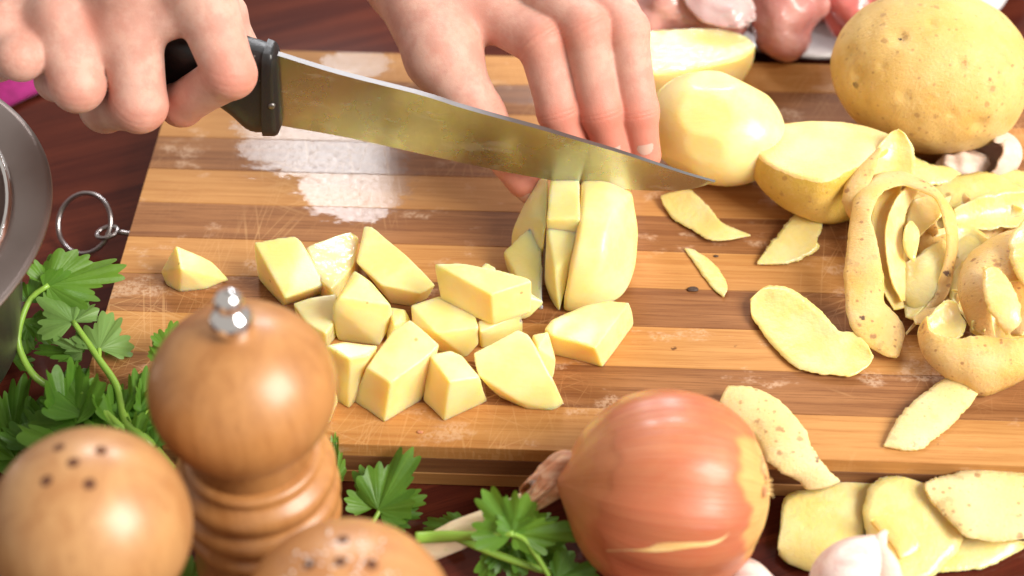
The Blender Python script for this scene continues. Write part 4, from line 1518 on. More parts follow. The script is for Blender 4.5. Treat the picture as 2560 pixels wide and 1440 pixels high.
# black rot spots and a few crumbs
for (x, y, h, s, lab) in ((1732, 723, 0.03, .22, "dark earthy crumb on the board beside the thin sliver"), (1790, 640, 0.03, .10, "tiny brown crumb on the board above the thin sliver"), (1050, 1080, 0.02, .12, "small red speck on the front strip of the board"),
                          (660, 0, 0, 0, None)):
    if lab:
        o = mk("crumb", *blob(P(x, y, h), (s, s * .6, s * .25), x, None, 2), SPOT if x != 1050 else NECK)
        tag(o, lab, "crumb")
# ------------------------------------------------------------------ pepper mill and shakers


def turned(profile, n=64):
    p = catmull(profile, 90)
    return [(max(r, 0), z) for r, z in p]


mx = P(605, 960, 8.0)
MX, MY = mx[0], mx[1]
mill = thing("pepper_mill", "turned wooden pepper mill with a round head and silver knob", "pepper mill", (MX, MY, TABLE))
HC = 9.85                                            # centre of the head above the table
base_prof = [(0, 0), (2.75, 0), (2.85, .15), (2.85, .5), (2.6, 1.2), (2.3, 2.4), (2.25, 3.2), (2.38, 3.9), (2.46, 4.2), (2.40, 4.45), (2.26, 4.58), (2.30, 4.75), (2.46, 5.0), (2.50, 5.25), (2.42, 5.5),
             (2.22, 5.62), (2.25, 5.8), (2.42, 6.1), (2.40, 6.4), (2.15, 6.65), (2.0, 6.8), (2.0, 7.2), (0, 7.2)]
mk("body", *lathe([(r, z) for r, z in turned(base_prof)], 64, (MX, MY, TABLE)), TURNED, parent=mill)
hp = [(0, 7.15), (1.6, 7.15), (1.85, 7.3)] + [(2.72 * math.cos(math.radians(a)), HC + 2.45 * math.sin(math.radians(a))) for a in range(-58, 84, 6)] + [(0.45, HC + 2.47), (0, HC + 2.47)]
mk("head", *lathe(hp, 72, (MX, MY, TABLE)), TURNED, parent=mill)
kz = HC + 2.40
kp = [(0, kz - .2), (0.40, kz - .2), (.44, kz - .02)] + [(0.62 * math.cos(math.radians(a)), kz + .40 + .52 * math.sin(math.radians(a))) for a in range(-45, 55, 10)] + [(0.41 * math.cos(math.radians(a)), kz + 1.12 + .41 * math.sin(math.radians(a))) for a in range(-35, 91, 9)]
kp = [(max(r, 0), z) for r, z in catmull(kp, 70)]
mk("knob", *lathe(kp, 48, (MX, MY, TABLE)), CHROME, parent=mill)


def shaker(label, px, py, h, r, mat, holes_r, rot, group="wooden shakers", tall=None):
    c = P(px, py, h)
    s = thing("wooden_shaker", label, "shaker", (c[0], c[1], TABLE), group)
    zc = h - TABLE
    prof = [(0, 0), (r * .9, 0), (r * .95, .2), (r * .8, zc * .25), (r * .66, zc * .5), (r * .72, zc - r * .78)]
    prof = turned(prof)
    prof += [(r * math.cos(math.radians(a)), zc + r * math.sin(math.radians(a))) for a in range(-44, 91, 4)]
    mk("body", *lathe(prof, 72, (c[0], c[1], TABLE)), mat, parent=s)
    for k in range(5):
        a = math.radians(rot + 90 * k)
        q = np.array([holes_r * math.cos(a), holes_r * math.sin(a), 0]) if k < 4 else np.zeros(3)
        q[2] = math.sqrt(r * r - q @ q)
        n = q / r
        mk("hole", *lathe([(0.0, 0.004), (0.13, 0.006), (0.155, 0.012), (0.165, 0.004)], 16, c + q, n), HOLE, parent=s)
    return s, c


shaker("wooden shaker with a round pierced top, leftmost of the turned set", 228, 1318, 7.3, 2.72, TURNED_PALE, 0.80, 42)
s2, c2 = shaker("wooden shaker with grains of painted glare round its holes, nearest the onion", 870, 1570, 5.6, 2.95, TURNED_WARM, 0.80, 2)
sr = np.random.default_rng(3)
gr = []  # pale grains added to imitate the mottled glare round the holes
for i in range(90):
    a, b = sr.normal(0, 0.26, 2)
    if math.hypot(a, b) > 0.62:
        continue
    n = unit(np.array([a, b, 1.0]))
    s_ = sr.uniform(0.012, 0.03)
    v, f = box(-s_, s_, -s_, s_, -s_, s_, 0)
    v = v @ rotz(sr.uniform(0, 90)) @ rotx(sr.uniform(0, 60))
    gr.append((v + c2 + n * (2.95 + s_ * 0.3), f))
gs = mk("glare_grains", *join(gr), GLARE, parent=s2, smooth=False)
gs["kind"] = "stuff"

# ------------------------------------------------------------------ steel bowl
bc = P(-580, 566, 5.6)
bo_ = thing("steel_bowl", "brushed steel bowl with a wide flat rim at the picture's left edge", "bowl", (bc[0], bc[1], TABLE))
br = P(119, 566, 5.6)[0] - bc[0]
zz = 5.6 - TABLE
mk("shell", *lathe([(0, 0.0), (br * .45, 0.0), (br * .62, .3), (br * .78, 2.0), (br * .86, zz - .9), (br * .87, zz - .55), (br * .86, zz - .3), (br * .84, zz - .9), (br * .74, 2.0), (br * .55, .5), (0, .35)], 96, (bc[0], bc[1], TABLE)), BOWL, parent=bo_)
mk("rim", *lathe([(br * .85, zz - .34), (br * .985, zz - .16), (br, zz - .05), (br * .997, zz + .02), (br * .975, zz + .03), (br * .86, zz - .18), (br * .845, zz - .20), (br * .845, zz - .30)], 128, (bc[0], bc[1], TABLE)), BOWL, parent=bo_)
ca = np.linspace(0, 2 * math.pi, 96, endpoint=False)
mk("inner_bead", *tube(np.stack([bc[0] + br * .842 * np.cos(ca), bc[1] + br * .842 * np.sin(ca), np.full(96, TABLE + zz - .16)], 1), [0.16], seg=8, closed=True), CHROME, parent=bo_)

# ------------------------------------------------------------------ onion
oc = P(1668, 1226, 1.45)
OA = unit(P(1925, 1222, 1.0) - P(1440, 1185, 1.9))     # from neck to root
ox, oy, oz = frame(OA, (0, 0, 1))
OR = np.stack([ox, oy, oz], 1)
onion = thing("onion", "brown onion with peeling papery skin and a long dry neck", "onion", (oc[0], oc[1], TABLE))
nu, nv = 110, 150
V, ang, lon, pale = [], [], [], []
for i in range(nu):
    u = i / (nu - 1)
    th = math.pi * u
    xx = -math.cos(th) * 3.22
    rr = 3.18 * math.sin(th) ** 0.92
    if u < 0.12:
        xx -= 0.35 * (1 - u / 0.12) ** 2
    for j in range(nv):
        a = 2 * math.pi * j / nv
        w = 1 + 0.012 * math.sin(7 * a + 1) * math.sin(th) + 0.018 * math.sin(3 * a + 2.1) + 0.010 * math.sin(13 * a)
        # edge of the torn outer skin
        e1 = 0.74 + 0.06 * math.sin(2 * a + 0.6) + 0.028 * math.sin(5 * a + 2) + 0.016 * math.sin(11 * a) + 0.007 * math.sin(29 * a + 1)
        lower = math.degrees(math.atan2(math.sin(a), math.cos(a)))
        torn = 1 / (1 + math.exp(-(u - e1) / 0.006))
        e2 = 0.30 + 0.07 * math.sin(a * 1.0 + 2.4) + 0.03 * math.sin(4 * a) + 0.012 * math.sin(17 * a)
        tr2 = 1 / (1 + math.exp(-(u - e2) / 0.004)) if math.sin(a - 0.4) > -0.2 else 1.0
        d = 0.075 * (1 - torn) + 0.045 * tr2 * (1 - torn)
        q = np.array([xx, (rr * w + d) * math.cos(a), (rr * w + d) * math.sin(a)])
        p = OR @ q + oc
        V.append(p)
        ang.append(math.sin(a) * 1.7 + a * 0.0 + math.cos(a) * 1.3)
        lon.append(u)
        pale.append(max(torn, 0.0) + (1 - torn) * 0.13 * (1 - tr2))
F = []
for i in range(nu - 1):
    for j in range(nv):
        k = (j + 1) % nv
        F.append((i * nv + j, i * nv + k, (i + 1) * nv + k, (i + 1) * nv + j))
bulb = mk("bulb", V, [f[::-1] for f in F], ONION, parent=onion, attrs={"ang": ang, "lon": lon, "pale": pale})


def onion_pt(x, y, lift=0.06):
    q = first_hit(x, y, oc, np.array([3.24, 3.2, 3.2]) + lift, OR)
    return q if q is not None else P(x, y, 1.5)


def flake(A, B, mat, off=0.05, n=26, mm=7, curl=0.15):
    a, b = catmull([onion_pt(*q) for q in A], n), catmull([onion_pt(*q) for q in B], n)
    V, F = [], []
    for i in range(n):
        for j in range(mm):
            w = j / (mm - 1)
            p = a[i] * (1 - w) + b[i] * w
            q = (p - oc)
            l = np.linalg.norm((q @ OR) / np.array([3.24, 3.2, 3.2]))
            p = oc + q / l * (1 + (off + curl * w ** 4 * 0.3) / 3.2)
            V.append(p)
    for i in range(n - 1):
        for j in range(mm - 1):
            F.append((i * mm + j, (i + 1) * mm + j, (i + 1) * mm + j + 1, i * mm + j + 1))
    return mk("skin_flake", V, F, mat, parent=onion)


flake([(1516, 1374), (1570, 1356), (1640, 1343), (1720, 1338), (1790, 1322), (1840, 1290)], [(1518, 1376), (1572, 1374), (1640, 1378), (1725, 1368), (1800, 1352), (1845, 1292)], FLAKE, 0.06)
# dry neck: red brown twist, then a pale stalk
n0, n1, n2, n3 = P(1478, 1188, 1.95), P(1425, 1178, 1.75), P(1370, 1212, 1.25), P(1335, 1238, 1.0)
def fluted(pts, rad, n=60, seg=40, lobes=5, depth=0.22, twist=2.5, rag=0.0):
    c = catmull(pts, n)
    V, F = tube(pts, rad, n=n, seg=seg)
    for i in range(n):
        for k in range(seg):
            a = 2 * math.pi * k / seg
            f = 1 + depth * math.cos(lobes * a + twist * i / n * 3) + 0.10 * math.cos(11 * a - 2 * i / n)
            q = V[i * seg + k]
            V[i * seg + k] = c[i] + (q - c[i]) * f
    if rag:
        r_ = np.random.default_rng(2)
        j = r_.normal(0, rag, seg)
        ax_ = unit(c[-1] - c[-4])
        for k in range(seg):
            V[(n - 1) * seg + k] += ax_ * j[k]
            V[(n - 2) * seg + k] += ax_ * j[k] * .6
    return V, F


V, F = fluted([n0 + np.array([.6, 0, -.1]), n0, n1, n2, n3], [1.1, 0.66, 0.60, 0.56, 0.40], rag=0.25)
V = V + (pnoise(V, 2.2, 8) * 0.08)[:, None] * np.array([0.3, 0.6, 0.8])
mk("neck", V, F, NECK, parent=onion)
for k, (dx, dz) in enumerate(((0.1, .25), (-.1, -.1), (.2, .05))):
    o_ = np.array([dx, -.25, dz])
    V, F = fluted([n1 + o_ + np.array([.4, 0, .1]), n2 + o_ * 1.1, n3 + o_ * 1.5 + np.array([-.5, -.1, -.25])], [0.26, 0.22, 0.05], n=30, seg=16, lobes=3, depth=.35, twist=4, rag=.15)
    mk("neck_shred", V, F, NECK, parent=onion)
V, F = tube([P(1385, 1215, 1.15), P(1300, 1265, .6), P(1210, 1310, 0.0), P(1120, 1350, -.6), P(1060, 1372, -1.0)], [0.30, 0.38, 0.46, 0.50, 0.44], n=50, seg=18)
V = V + (pnoise(V, 1.4, 3) * 0.05)[:, None] * np.array([0.3, 0.5, 0.8])
mk("stalk", V, F, NECK_PALE, parent=onion)
for k, (x, y, s) in enumerate(((1918, 1172, .30), (1926, 1200, .26), (1922, 1228, .28), (1916, 1150, .20))):
    mk("root_scale", *blob(onion_pt(x - 14, y, 0.0), (s * .5, s * .9, s * .75), k + 2, None, 2), ROOT, parent=onion)
for k in range(4):
    b0 = onion_pt(1905, 1205 + 9 * k, 0.0)
    mk("root_hair", *tube([b0, b0 + OA * .3 + np.array([0, 0, -.08 * k + .2]) * .5, b0 + OA * .35 + np.array([.05 * k - .1, .1, -.14 * k + .1])], [0.035, 0.028, 0.012], n=8, seg=6), FLAKE, parent=onion)

# ------------------------------------------------------------------ garlic


def clove(label, base, tip, r, seed, flat=0.8, mat=GARLIC, tail=True, roll=0.0):
    ax = tip - base
    L = np.linalg.norm(ax)
    x, y, z = frame(ax, (0.1, -0.3, 1.0))
    t = thing("garlic_clove", label, "garlic clove", base)
    V, F = [], []
    nu, nv = 40, 32
    prof = catmull([(0, 0.0), (.05, .45), (.2, .88), (.42, 1.0), (.65, .82), (.85, .42), (.96, .16), (1.0, .06)], nu)
    for u, rr in prof:
        for j in range(nv):
            a = 2 * math.pi * j / nv
            ridge = 1 + 0.07 * abs(math.cos(1.5 * a + seed)) + 0.02 * math.sin(9 * a)
            V.append(base + x * (u * L) + (y * math.cos(a) + z * math.sin(a) * flat) * (r * max(rr, 0.01) * ridge) + z * (0.35 * r * math.sin(math.pi * u)))
    for i in range(nu - 1):
        for j in range(nv):
            k = (j + 1) % nv
            F.append((i * nv + j, i * nv + k, (i + 1) * nv + k, (i + 1) * nv + j))
    mk("clove_body", V, F, mat, parent=t)
    if tail:
        V, F = [], []
        n, mm = 16, 9
        for i in range(n):
            u = i / (n - 1)
            for j in range(mm):
                s_ = j / (mm - 1) * 2 - 1
                w = r * (0.5 + 0.35 * u)
                V.append(base + x * (L * (.55 + .55 * u)) + y * (s_ * w) + z * (0.35 * r * math.sin(math.pi * (.55 + .4 * u)) + r * flat * (0.95 - .75 * u) * math.sqrt(max(0, 1 - .7 * s_ * s_)) + .07 * math.sin(5 * s_ + 3 * u)))
        for i in range(n - 1):
            for j in range(mm - 1):
                F.append((i * mm + j, (i + 1) * mm + j, (i + 1) * mm + j + 1, i * mm + j + 1))
        mk("papery_skin", V, F, GARLIC_W, parent=t)
    return t


gcl = clove("pinkish garlic clove with papery tip lying on the front peels", P(2040, 1510, -.7), P(2215, 1338, .35), 0.95, 1, tail=False)
V, F = tube([P(2212, 1330, .5), P(2200, 1352, .5), P(2212, 1400, .25), P(2225, 1470, -.2)], [0.10, 0.22, 0.36, 0.42], n=30, seg=16)
V = V + (pnoise(V, 2.4, 8) * 0.06)[:, None] * np.array([0.8, 0.4, 0.5])
mk("papery_skin", V, F, GARLIC_W, parent=gcl)
clove("garlic clove just rising into view below the onion", P(1790, 1480, -1.2), P(1960, 1475, -1.2), 0.95, 4, tail=False)
# torn garlic shell behind the pile
g0 = P(2440, 400, .9)
gt = thing("garlic_husk", "torn white garlic husk between the big potato and the peel pile", "garlic husk", (g0[0], g0[1], 0))


def husk_fn(p):
    d = ellip(p, g0 + np.array([0.55, 0.1, 0.1]), (1.25, 1.0, 0.95), rotz(30))
    d = np.abs(d) - 0.07
    cut = plane(p, (-0.65, -0.35, 0.62), g0 + np.array([0.05, 0, 0.42])) + 0.10 * pnoise(p, 3.0, 2) + 0.04 * pnoise(p, 8.0, 3)
    return smax(d, cut, 0.03)


V, F = snets(husk_fn, g0 - 1.6, g0 + 2.2, 0.055)
V[:, 2] = np.maximum(V[:, 2], .01)
mk("shell", V, F, GARLIC_W, parent=gt)


def husk2(p):
    d = ellip(p, g0 + np.array([-0.45, -0.05, -0.25]), (1.15, 0.75, 0.55), rotz(18)) + 0.07 * pnoise(p, 2.6, 5) + 0.03 * pnoise(p, 6, 6)
    return d


V, F = snets(husk2, g0 - 2.0, g0 + 1.5, 0.055)
V[:, 2] = np.maximum(V[:, 2], .01)
mk("crumpled_skin", V, F, GARLIC_W, parent=gt)

# ------------------------------------------------------------------ plate of meat
pl = P(1985, 134, -0.55)
PLC = np.array([pl[0] + 0.5, pl[1] + 12.0, TABLE])
plate = thing("plate", "white porcelain plate with a wavy rim behind the board", "plate", PLC)
prof = [(0, .35), (5.5, .35), (7.2, .55), (9.5, 1.15), (11.2, 1.42), (11.9, 1.55), (12.05, 1.50), (12.0, 1.30), (11.0, 1.10), (9.2, .75), (7.2, .25), (6.6, 0.0), (6.0, 0.0), (5.8, .2), (0, .2)]
V, F = lathe(prof, 160, (0, 0, 0))
an = np.arctan2(V[:, 1], V[:, 0])
rad = np.hypot(V[:, 0], V[:, 1])
wv = np.clip((rad - 8) / 4, 0, 1)
V[:, :2] *= (1 + 0.014 * wv * np.cos(16 * an))[:, None]
V[:, 2] += 0.10 * wv * np.cos(16 * an + 1)
mk("dish", V + PLC, [f[::-1] for f in F], PLATE, parent=plate)


def meat(label, c, r, seed, mat, lumps, h=0.14, R=None):
    def fn(p):
        d = ellip(p, c, r, R)
        for o_, rr in lumps:
            d = smin(d, ellip(p, c + np.asarray(o_), rr), 0.5)
        return d + 0.30 * pnoise(p, 0.6, seed) - 0.22 * np.abs(pnoise(p, 1.0, seed + 1)) + 0.05 * np.abs(pnoise(p, 2.8, seed + 2))
    ext = np.max(r) + 2.2
    V, F = snets(fn, c - ext, c + ext, h)
    o = mk("meat_chunk", V, F, mat)
    return tag(o, label, "meat", "raw meat on the plate")


mc1 = P(1705, 22, 1.6)
meat("raw pinkish meat chunk with white fat on top, beside the fingers", mc1 + np.array([0, 0.6, 0]), np.array([2.6, 2.0, 1.7]), 2, MEAT, [((1.6, -.9, -.3), (1.3, .9, .8)), ((-1.5, -.6, -.5), (1.2, 1.2, 1.0))])
mc2 = P(1955, 30, 1.6)
m2 = meat("rounded raw meat chunk in the middle of the plate", mc2 + np.array([0, 0.4, 0.1]), np.array([1.75, 1.7, 1.75]), 5, MEAT, [((.2, -1.1, -1.0), (1.25, .9, .7)), ((-.5, .2, .8), (1.0, 1.0, .8))])
mc3 = P(2135, 12, 1.4)
meat("bright red raw meat chunk next to the unpeeled potato", mc3 + np.array([0.2, 0.4, 0]), np.array([1.5, 1.6, 1.6]), 8, MEAT_RED, [((-.2, -.9, -.9), (1.0, .8, .7))])
mc4 = P(2050, -60, 0.4)
meat("dark raw meat lying low behind the other chunks", mc4 + np.array([0, 0.5, -0.4]), np.array([5.0, 2.2, 1.4]), 11, MEAT, [])


fx, fy, fz = frame(np.array([0.85, -0.35, -0.25]), -CF + np.array([0, 0, 0.5]))
FR = np.stack([fx, fy, fz], 1)
cf = P(1800, 6, 2.95)


def fat_fn(p):
    d = ellip(p, cf, (1.7, 1.15, 0.22), FR)
    d = smin(d, cone(p, cf + fx * 0.6 - fy * 0.3, P(1862, 58, 1.9), 0.34, 0.2), 0.35)
    return d + 0.10 * pnoise(p, 0.7, 4) + 0.03 * pnoise(p, 2.2, 5)


sdf_obj("fat_piece", "white sheet of fat on the meat chunk by the fingers", "meat fat", fat_fn, cf - 2.6, cf + 2.6, 0.08, FAT)

# ------------------------------------------------------------------ magenta cloth beyond the bowl
V, F = [], []
n = 60
c0 = P(40, 250, TABLE + .2)
e0, e1 = P(0, 285, TABLE + 0.1), P(170, 200, TABLE + 0.1)
du = (e1 - e0)
dv = unit(np.array([-du[1], du[0], 0]))
if dv[1] < 0:
    dv = -dv
for i in range(n):
    for j in range(n):
        u, w = i / (n - 1) * 2.2 - 0.9, j / (n - 1)
        p = e0 + du * u + dv * (w * 9)
        q = np.array([p])
        z = 0.25 + min(w * 6, 1) * (0.7 + 0.45 * math.sin(p[0] * 1.3 + p[1] * 0.9) + 0.5 * float(pnoise(q, .5, 3)[0]))
        V.append((p[0], p[1], TABLE + max(z, .05)))
for i in range(n - 1):
    for j in range(n - 1):
        F.append((i * n + j, (i + 1) * n + j, (i + 1) * n + j + 1, i * n + j + 1))
cl = mk("folded_cloth", V, F, CLOTH)
tag(cl, "crumpled magenta cloth under the hand that holds the knife", "cloth")
so = cl.modifiers.new("thickness", 'SOLIDIFY')
so.thickness = 0.0015

# ------------------------------------------------------------------ parsley
LEAFN = 0


def leaf_mesh(L, width, seed, cup, curl, teeth=5, deep=0.5):
    r_ = np.random.default_rng(seed)
    na, nr = 97, 9
    lob = np.radians(np.array([-62, 0, 62]) + r_.uniform(-6, 6, 3))
    size = np.array([.80, 1.0, .80]) * r_.uniform(.9, 1.08, 3)
    A = np.linspace(-math.radians(98), math.radians(98), na)
    R = np.zeros(na)
    V_ = np.zeros(na)
    for k in range(3):
        x = (A - lob[k]) / math.radians(40)
        env = size[k] * np.clip(1 - np.abs(x) ** 2.6, 0, 1) ** 0.55
        tt = np.abs(((x * teeth / 2 + .5 + r_.uniform(-.1, .1)) % 1) - .5) * 2
        env = env * (1 - 0.17 * tt ** 1.5 * (1 + .3 * np.sin(x * 9 + k)))
        R = np.maximum(R, env)
        V_ = np.maximum(V_, np.exp(-((A - lob[k]) / 0.035) ** 2))
        for s_ in (-.55, -.28, .28, .55):
            V_ = np.maximum(V_, 0.5 * np.exp(-((A - lob[k] - s_ * .7) / 0.03) ** 2))
    R = np.maximum(R, 0.12)
    R = np.maximum(R, deep * 0.55 * np.cos(np.clip(A * .9, -1.57, 1.57)))
    pts, vein, faces = [], [], []
    for i in range(nr):
        f = (i + 0.02) / (nr - 1)
        for j in range(na):
            r = R[j] * f
            x, y = r * math.cos(A[j]), r * math.sin(A[j]) * width
            z = cup * (y * y) - curl * x * x + 0.035 * math.sin(6 * A[j] + seed) * f + 0.03 * math.sin(11 * A[j]) * f * f
            pts.append((x * L, y * L, z * L))
            vein.append(V_[j] * (1 - .5 * f))
    for i in range(nr - 1):
        for j in range(na - 1):
            a = i * na + j
            faces.append((a, a + na, a + na + 1, a + 1))
    return np.array(pts), faces, vein


def PB(x, y, h):
    q = P(x, y, h)
    if h < 0.3 and q[0] > -0.1 and q[1] > -0.1:          # over the board: rest on it instead of inside it
        q = P(x, y, 0.3)
    return q


def leaf(parent, base, tip, width=1.0, roll=0.0, cup=0.25, curl=0.15, back=False, deep=0.5, name="leaf"):
    global LEAFN
    LEAFN += 1
    b, t = PB(*base), PB(*tip)
    ax = t - b
    L = np.linalg.norm(ax)
    view = unit(CAM - b)
    x, y, z = frame(ax, view)
    a = math.radians(roll)
    z2 = z * math.cos(a) + y * math.sin(a)
    y2 = np.cross(z2, x)
    if back:
        y2, z2 = -y2, -z2
    V, F, vein = leaf_mesh(L, width, LEAFN, cup, curl, deep=deep)
    V = b + V[:, :1] * x + V[:, 1:2] * y2 + V[:, 2:] * z2
    onb = (V[:, 0] > -0.05) & (V[:, 1] > -0.05)
    V[:, 2] = np.maximum(V[:, 2], np.where(onb, 0.04, TABLE + 0.02))
    return mk(name, V, F, LEAF, parent=parent, attrs={"vein": vein})


def stem(parent, pts, rad):
    return mk("stem", *tube([PB(*q) for q in pts], rad, n=36, seg=9), STEM, parent=parent)


GPar = "parsley sprigs"
sp = thing("parsley_sprig", "parsley sprig with a broad curled leaf beside the metal ring", "parsley", P(420, 1170, TABLE), GPar)
stem(sp, [(300, 1075, -1.2), (240, 1020, -1.1), (146, 977, -.9), (83, 937, -.5), (47, 865, 0.1), (52, 805, .7), (78, 745, 1.2), (122, 712, 1.5)], [0.17, 0.16, 0.14, 0.12, .1])
leaf(sp, (118, 712, 1.5), (330, 672, 1.4), 0.55, 18, 0.3, 0.05, deep=.7)
leaf(sp, (122, 712, 1.5), (150, 634, 1.8), 0.95, -10, 0.2, 0.1, deep=.8)
leaf(sp, (110, 722, 1.4), (250, 705, 1.0), 0.55, -32, 0.2, 0.2)
leaf(sp, (72, 755, 1.0), (110, 662, 1.4), 0.55, 20, 0.2, 0.1)
sp = thing("parsley_sprig", "parsley sprig whose long stem crosses the board's corner", "parsley", P(425, 1175, TABLE), GPar)
stem(sp, [(440, 1195, -1.7), (370, 1110, -1.3), (318, 1060, -.8), (292, 967, -.1), (246, 896, .5), (183, 804, 1.0)], [0.26, 0.24, 0.18, 0.14, 0.12, 0.10])
leaf(sp, (183, 806, 1.0), (95, 735, 1.2), 0.85, -22, 0.55, 0.1, back=True, deep=.9)
leaf(sp, (183, 806, 1.0), (205, 725, 1.0), 0.70, 30, 0.5, 0.05, back=True, deep=.8)
leaf(sp, (247, 874, .6), (278, 768, 1.0), 0.85, 5, 0.5, -0.05, back=True, deep=.7)
stem(sp, [(247, 898, .5), (248, 885, .55), (248, 872, .6)], [0.09, .08])
leaf(sp, (206, 880, .5), (130, 848, .6), 0.42, 15, 0.4, 0.0, back=True, deep=.8)
leaf(sp, (205, 882, .3), (78, 868, .0), 0.30, -30, 0.3, 0.1)
leaf(sp, (262, 880, .3), (280, 878, .2), 0.8, 0, 0.3, 0.1)
sp = thing("parsley_sprig", "dark parsley sprig tucked between the round shaker and the bowl", "parsley", P(200, 1100, TABLE), GPar)
stem(sp, [(420, 1180, -1.6), (310, 1075, -1.0), (240, 1010, -.6), (205, 985, -.3)], [0.15, .13, .11])
leaf(sp, (165, 1050, -.2), (222, 880, .4), 0.75, -38, 0.35, 0.15, deep=.8)
leaf(sp, (150, 1040, -.4), (240, 940, -.1), 0.75, 34, 0.3, 0.15, deep=.8)
leaf(sp, (150, 1080, -.9), (120, 950, -.5), 0.7, 20, 0.3, 0.1)
leaf(sp, (120, 1090, -1.1), (72, 1010, -.9), 0.6, -20, 0.3, 0.1)
leaf(sp, (75, 800, .2), (135, 862, -.3), 0.8, 0, 0.3, 0.2)
leaf(sp, (55, 800, .3), (70, 880, -.4), 0.8, 0, 0.3, 0.2)
leaf(sp, (250, 1090, -.6), (250, 1000, -.3), 0.6, 10, 0.3, 0.1)
leaf(sp, (300, 1100, -.7), (230, 1120, -.7), 0.8, 10, 0.3, 0.1)
sp = thing("parsley_sprig", "parsley sprig standing against the pepper mill's side", "parsley", P(360, 1150, TABLE), GPar)
stem(sp, [(400, 1170, -1.6), (335, 1080, -1.0), (362, 1030, -.5), (375, 1015, -.3)], [0.14, .12, .09])
leaf(sp, (335, 1040, -.2), (345, 915, .7), 0.5, 30, 0.4, 0.0, deep=.9)
leaf(sp, (360, 1030, -.2), (372, 910, .7), 0.45, -40, 0.4, 0.0, deep=.9)
leaf(sp, (300, 1040, -.6), (285, 960, -.2), 0.8, 30, 0.3, 0.1)
leaf(sp, (385, 1120, -1.0), (350, 1040, -.7), 0.9, 0, 0.3, 0.1)
leaf(sp, (395, 900, .9), (388, 838, 1.0), 0.4, 10, 0.3, 0.1)
leaf(sp, (420, 870, 1.0), (445, 795, 1.2), 0.7, 10, 0.3, 0.1)
leaf(sp, (400, 1060, -1.0), (440, 1170, -1.4), 0.5, 10, 0.3, 0.1)
leaf(sp, (400, 1080, -1.2), (330, 1010, -1.3), 1.0, 0, 0.2, 0.1)
for (b_, t_, w_, r_) in (((190, 1060, -.6), (150, 930, 0.1), .8, 25), ((215, 1040, -.3), (170, 900, .3), .7, -15), ((130, 1100, -1.2), (40, 1000, -1.0), .8, 10), ((280, 1060, -.6), (300, 960, -.1), .7, -25), ((90, 1120, -1.4), (95, 980, -1.0), .8, 0),
                         ((330, 1110, -1.1), (270, 1040, -.9), .9, 10), ((200, 1120, -1.2), (200, 1020, -.9), .9, 0), ((30, 900, -1.0), (90, 840, -.6), .8, 10)):
    leaf(sp, b_, t_, w_, r_, 0.3, 0.1, deep=.8)
sp = thing("parsley_sprig", "shadowed parsley leaves at the picture's left edge below the bowl", "parsley", P(40, 1080, TABLE), GPar)
leaf(sp, (30, 1120, -1.5), (50, 900, -.9), 0.5, 25, 0.3, 0.1)
leaf(sp, (40, 1150, -1.5), (20, 960, -1.0), 0.6, -25, 0.3, 0.1)
leaf(sp, (0, 1180, -1.6), (75, 1060, -1.3), 0.7, 0, 0.3, 0.1)
leaf(sp, (10, 1160, -1.7), (-10, 1040, -1.3), 0.8, 0, 0.3, 0.1)
sp = thing("parsley_sprig", "parsley leaf standing against the board's front edge by the mill", "parsley", P(950, 1290, TABLE), GPar)
stem(sp, [(900, 1360, -1.9), (930, 1310, -1.5), (955, 1265, -1.2)], [0.1, .08])
leaf(sp, (945, 1275, -1.2), (1035, 1118, -.3), 0.62, 8, 0.25, 0.05, deep=.8)
leaf(sp, (935, 1270, -1.3), (905, 1160, -.6), 0.75, -10, 0.2, 0.1, deep=.8)
leaf(sp, (950, 1275, -1.3), (1062, 1240, -1.0), 0.7, 20, 0.3, 0.1, deep=.8)
leaf(sp, (960, 1300, -1.5), (1065, 1275, -1.4), 0.6, 20, 0.3, 0.1)
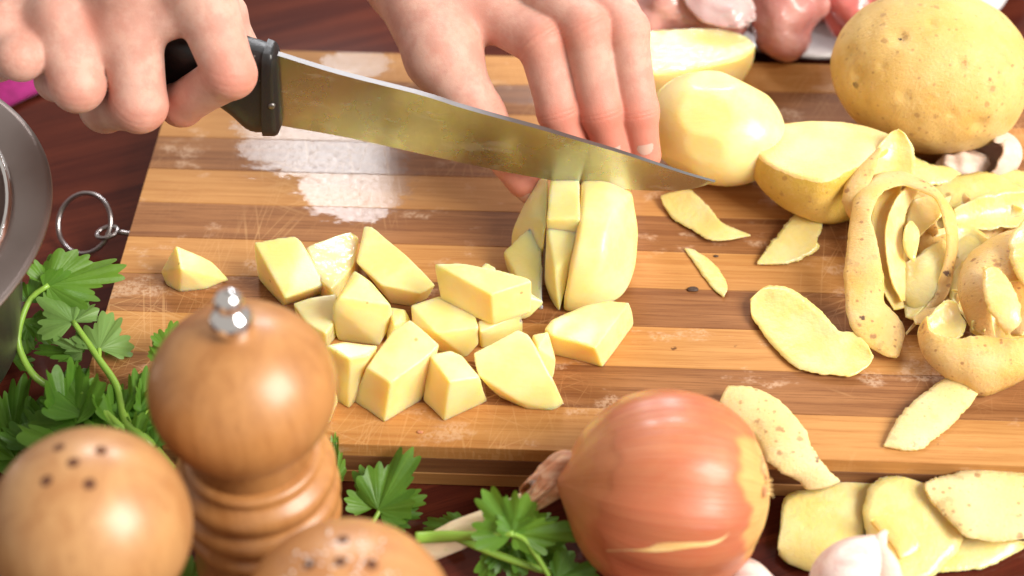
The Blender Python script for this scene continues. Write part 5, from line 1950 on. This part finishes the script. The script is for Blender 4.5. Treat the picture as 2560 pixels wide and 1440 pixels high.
leaf(sp, (840, 1200, -.8), (832, 1080, 0.3), 0.3, 10, 0.3, 0.1)
sp = thing("parsley_sprig", "parsley sprig lying across the onion's pale stalk", "parsley", P(1280, 1360, TABLE), GPar)
stem(sp, [(1040, 1345, -.2), (1085, 1342, -.1), (1150, 1340, .3), (1215, 1338, .7), (1284, 1334, 1.0)], [0.2, 0.19, 0.13, 0.10])
stem(sp, [(1130, 1340, -.05), (1165, 1354, -.2), (1240, 1385, -.5), (1300, 1406, -.7), (1360, 1425, -.9), (1420, 1430, -1.0)], [0.12, .14, .13, .11])
stem(sp, [(1284, 1334, .95), (1312, 1350, .6), (1345, 1395, 0.0), (1372, 1440, -.6)], [0.09, .09, .08])
leaf(sp, (1283, 1334, 1.0), (1192, 1217, 1.7), 0.80, 10, 0.3, 0.05, deep=.6)
leaf(sp, (1284, 1332, 1.0), (1266, 1236, 1.6), 0.55, -10, 0.3, 0.05, deep=.6)
leaf(sp, (1285, 1335, .9), (1476, 1330, .6), 0.42, -35, 0.35, 0.05, deep=.7)
leaf(sp, (1285, 1335, 0.0), (1395, 1290, -.3), 0.6, 25, 0.3, 0.1)
leaf(sp, (1290, 1345, -.4), (1420, 1385, -.9), 0.8, 0, 0.3, 0.1, deep=.7)
leaf(sp, (1260, 1350, -.8), (1200, 1450, -1.5), 0.8, 0, 0.3, 0.1, deep=.8)
leaf(sp, (1270, 1370, -.9), (1290, 1460, -1.5), 0.9, 0, 0.3, 0.1, deep=.8)
leaf(sp, (1160, 1320, -1.2), (1055, 1310, -1.5), 0.5, 0, 0.3, 0.1)
leaf(sp, (1390, 1450, -.7), (1500, 1420, -.4), 0.75, 10, 0.3, 0.1, deep=.7)
leaf(sp, (1380, 1440, -.9), (1420, 1350, -1.2), 0.9, 0, 0.3, 0.1, deep=.7)
sp = thing("parsley_sprig", "small dark parsley tip between the two shakers at the bottom", "parsley", P(470, 1430, TABLE), GPar)
leaf(sp, (480, 1450, .0), (465, 1380, .5), 0.8, 0, 0.3, 0.1)
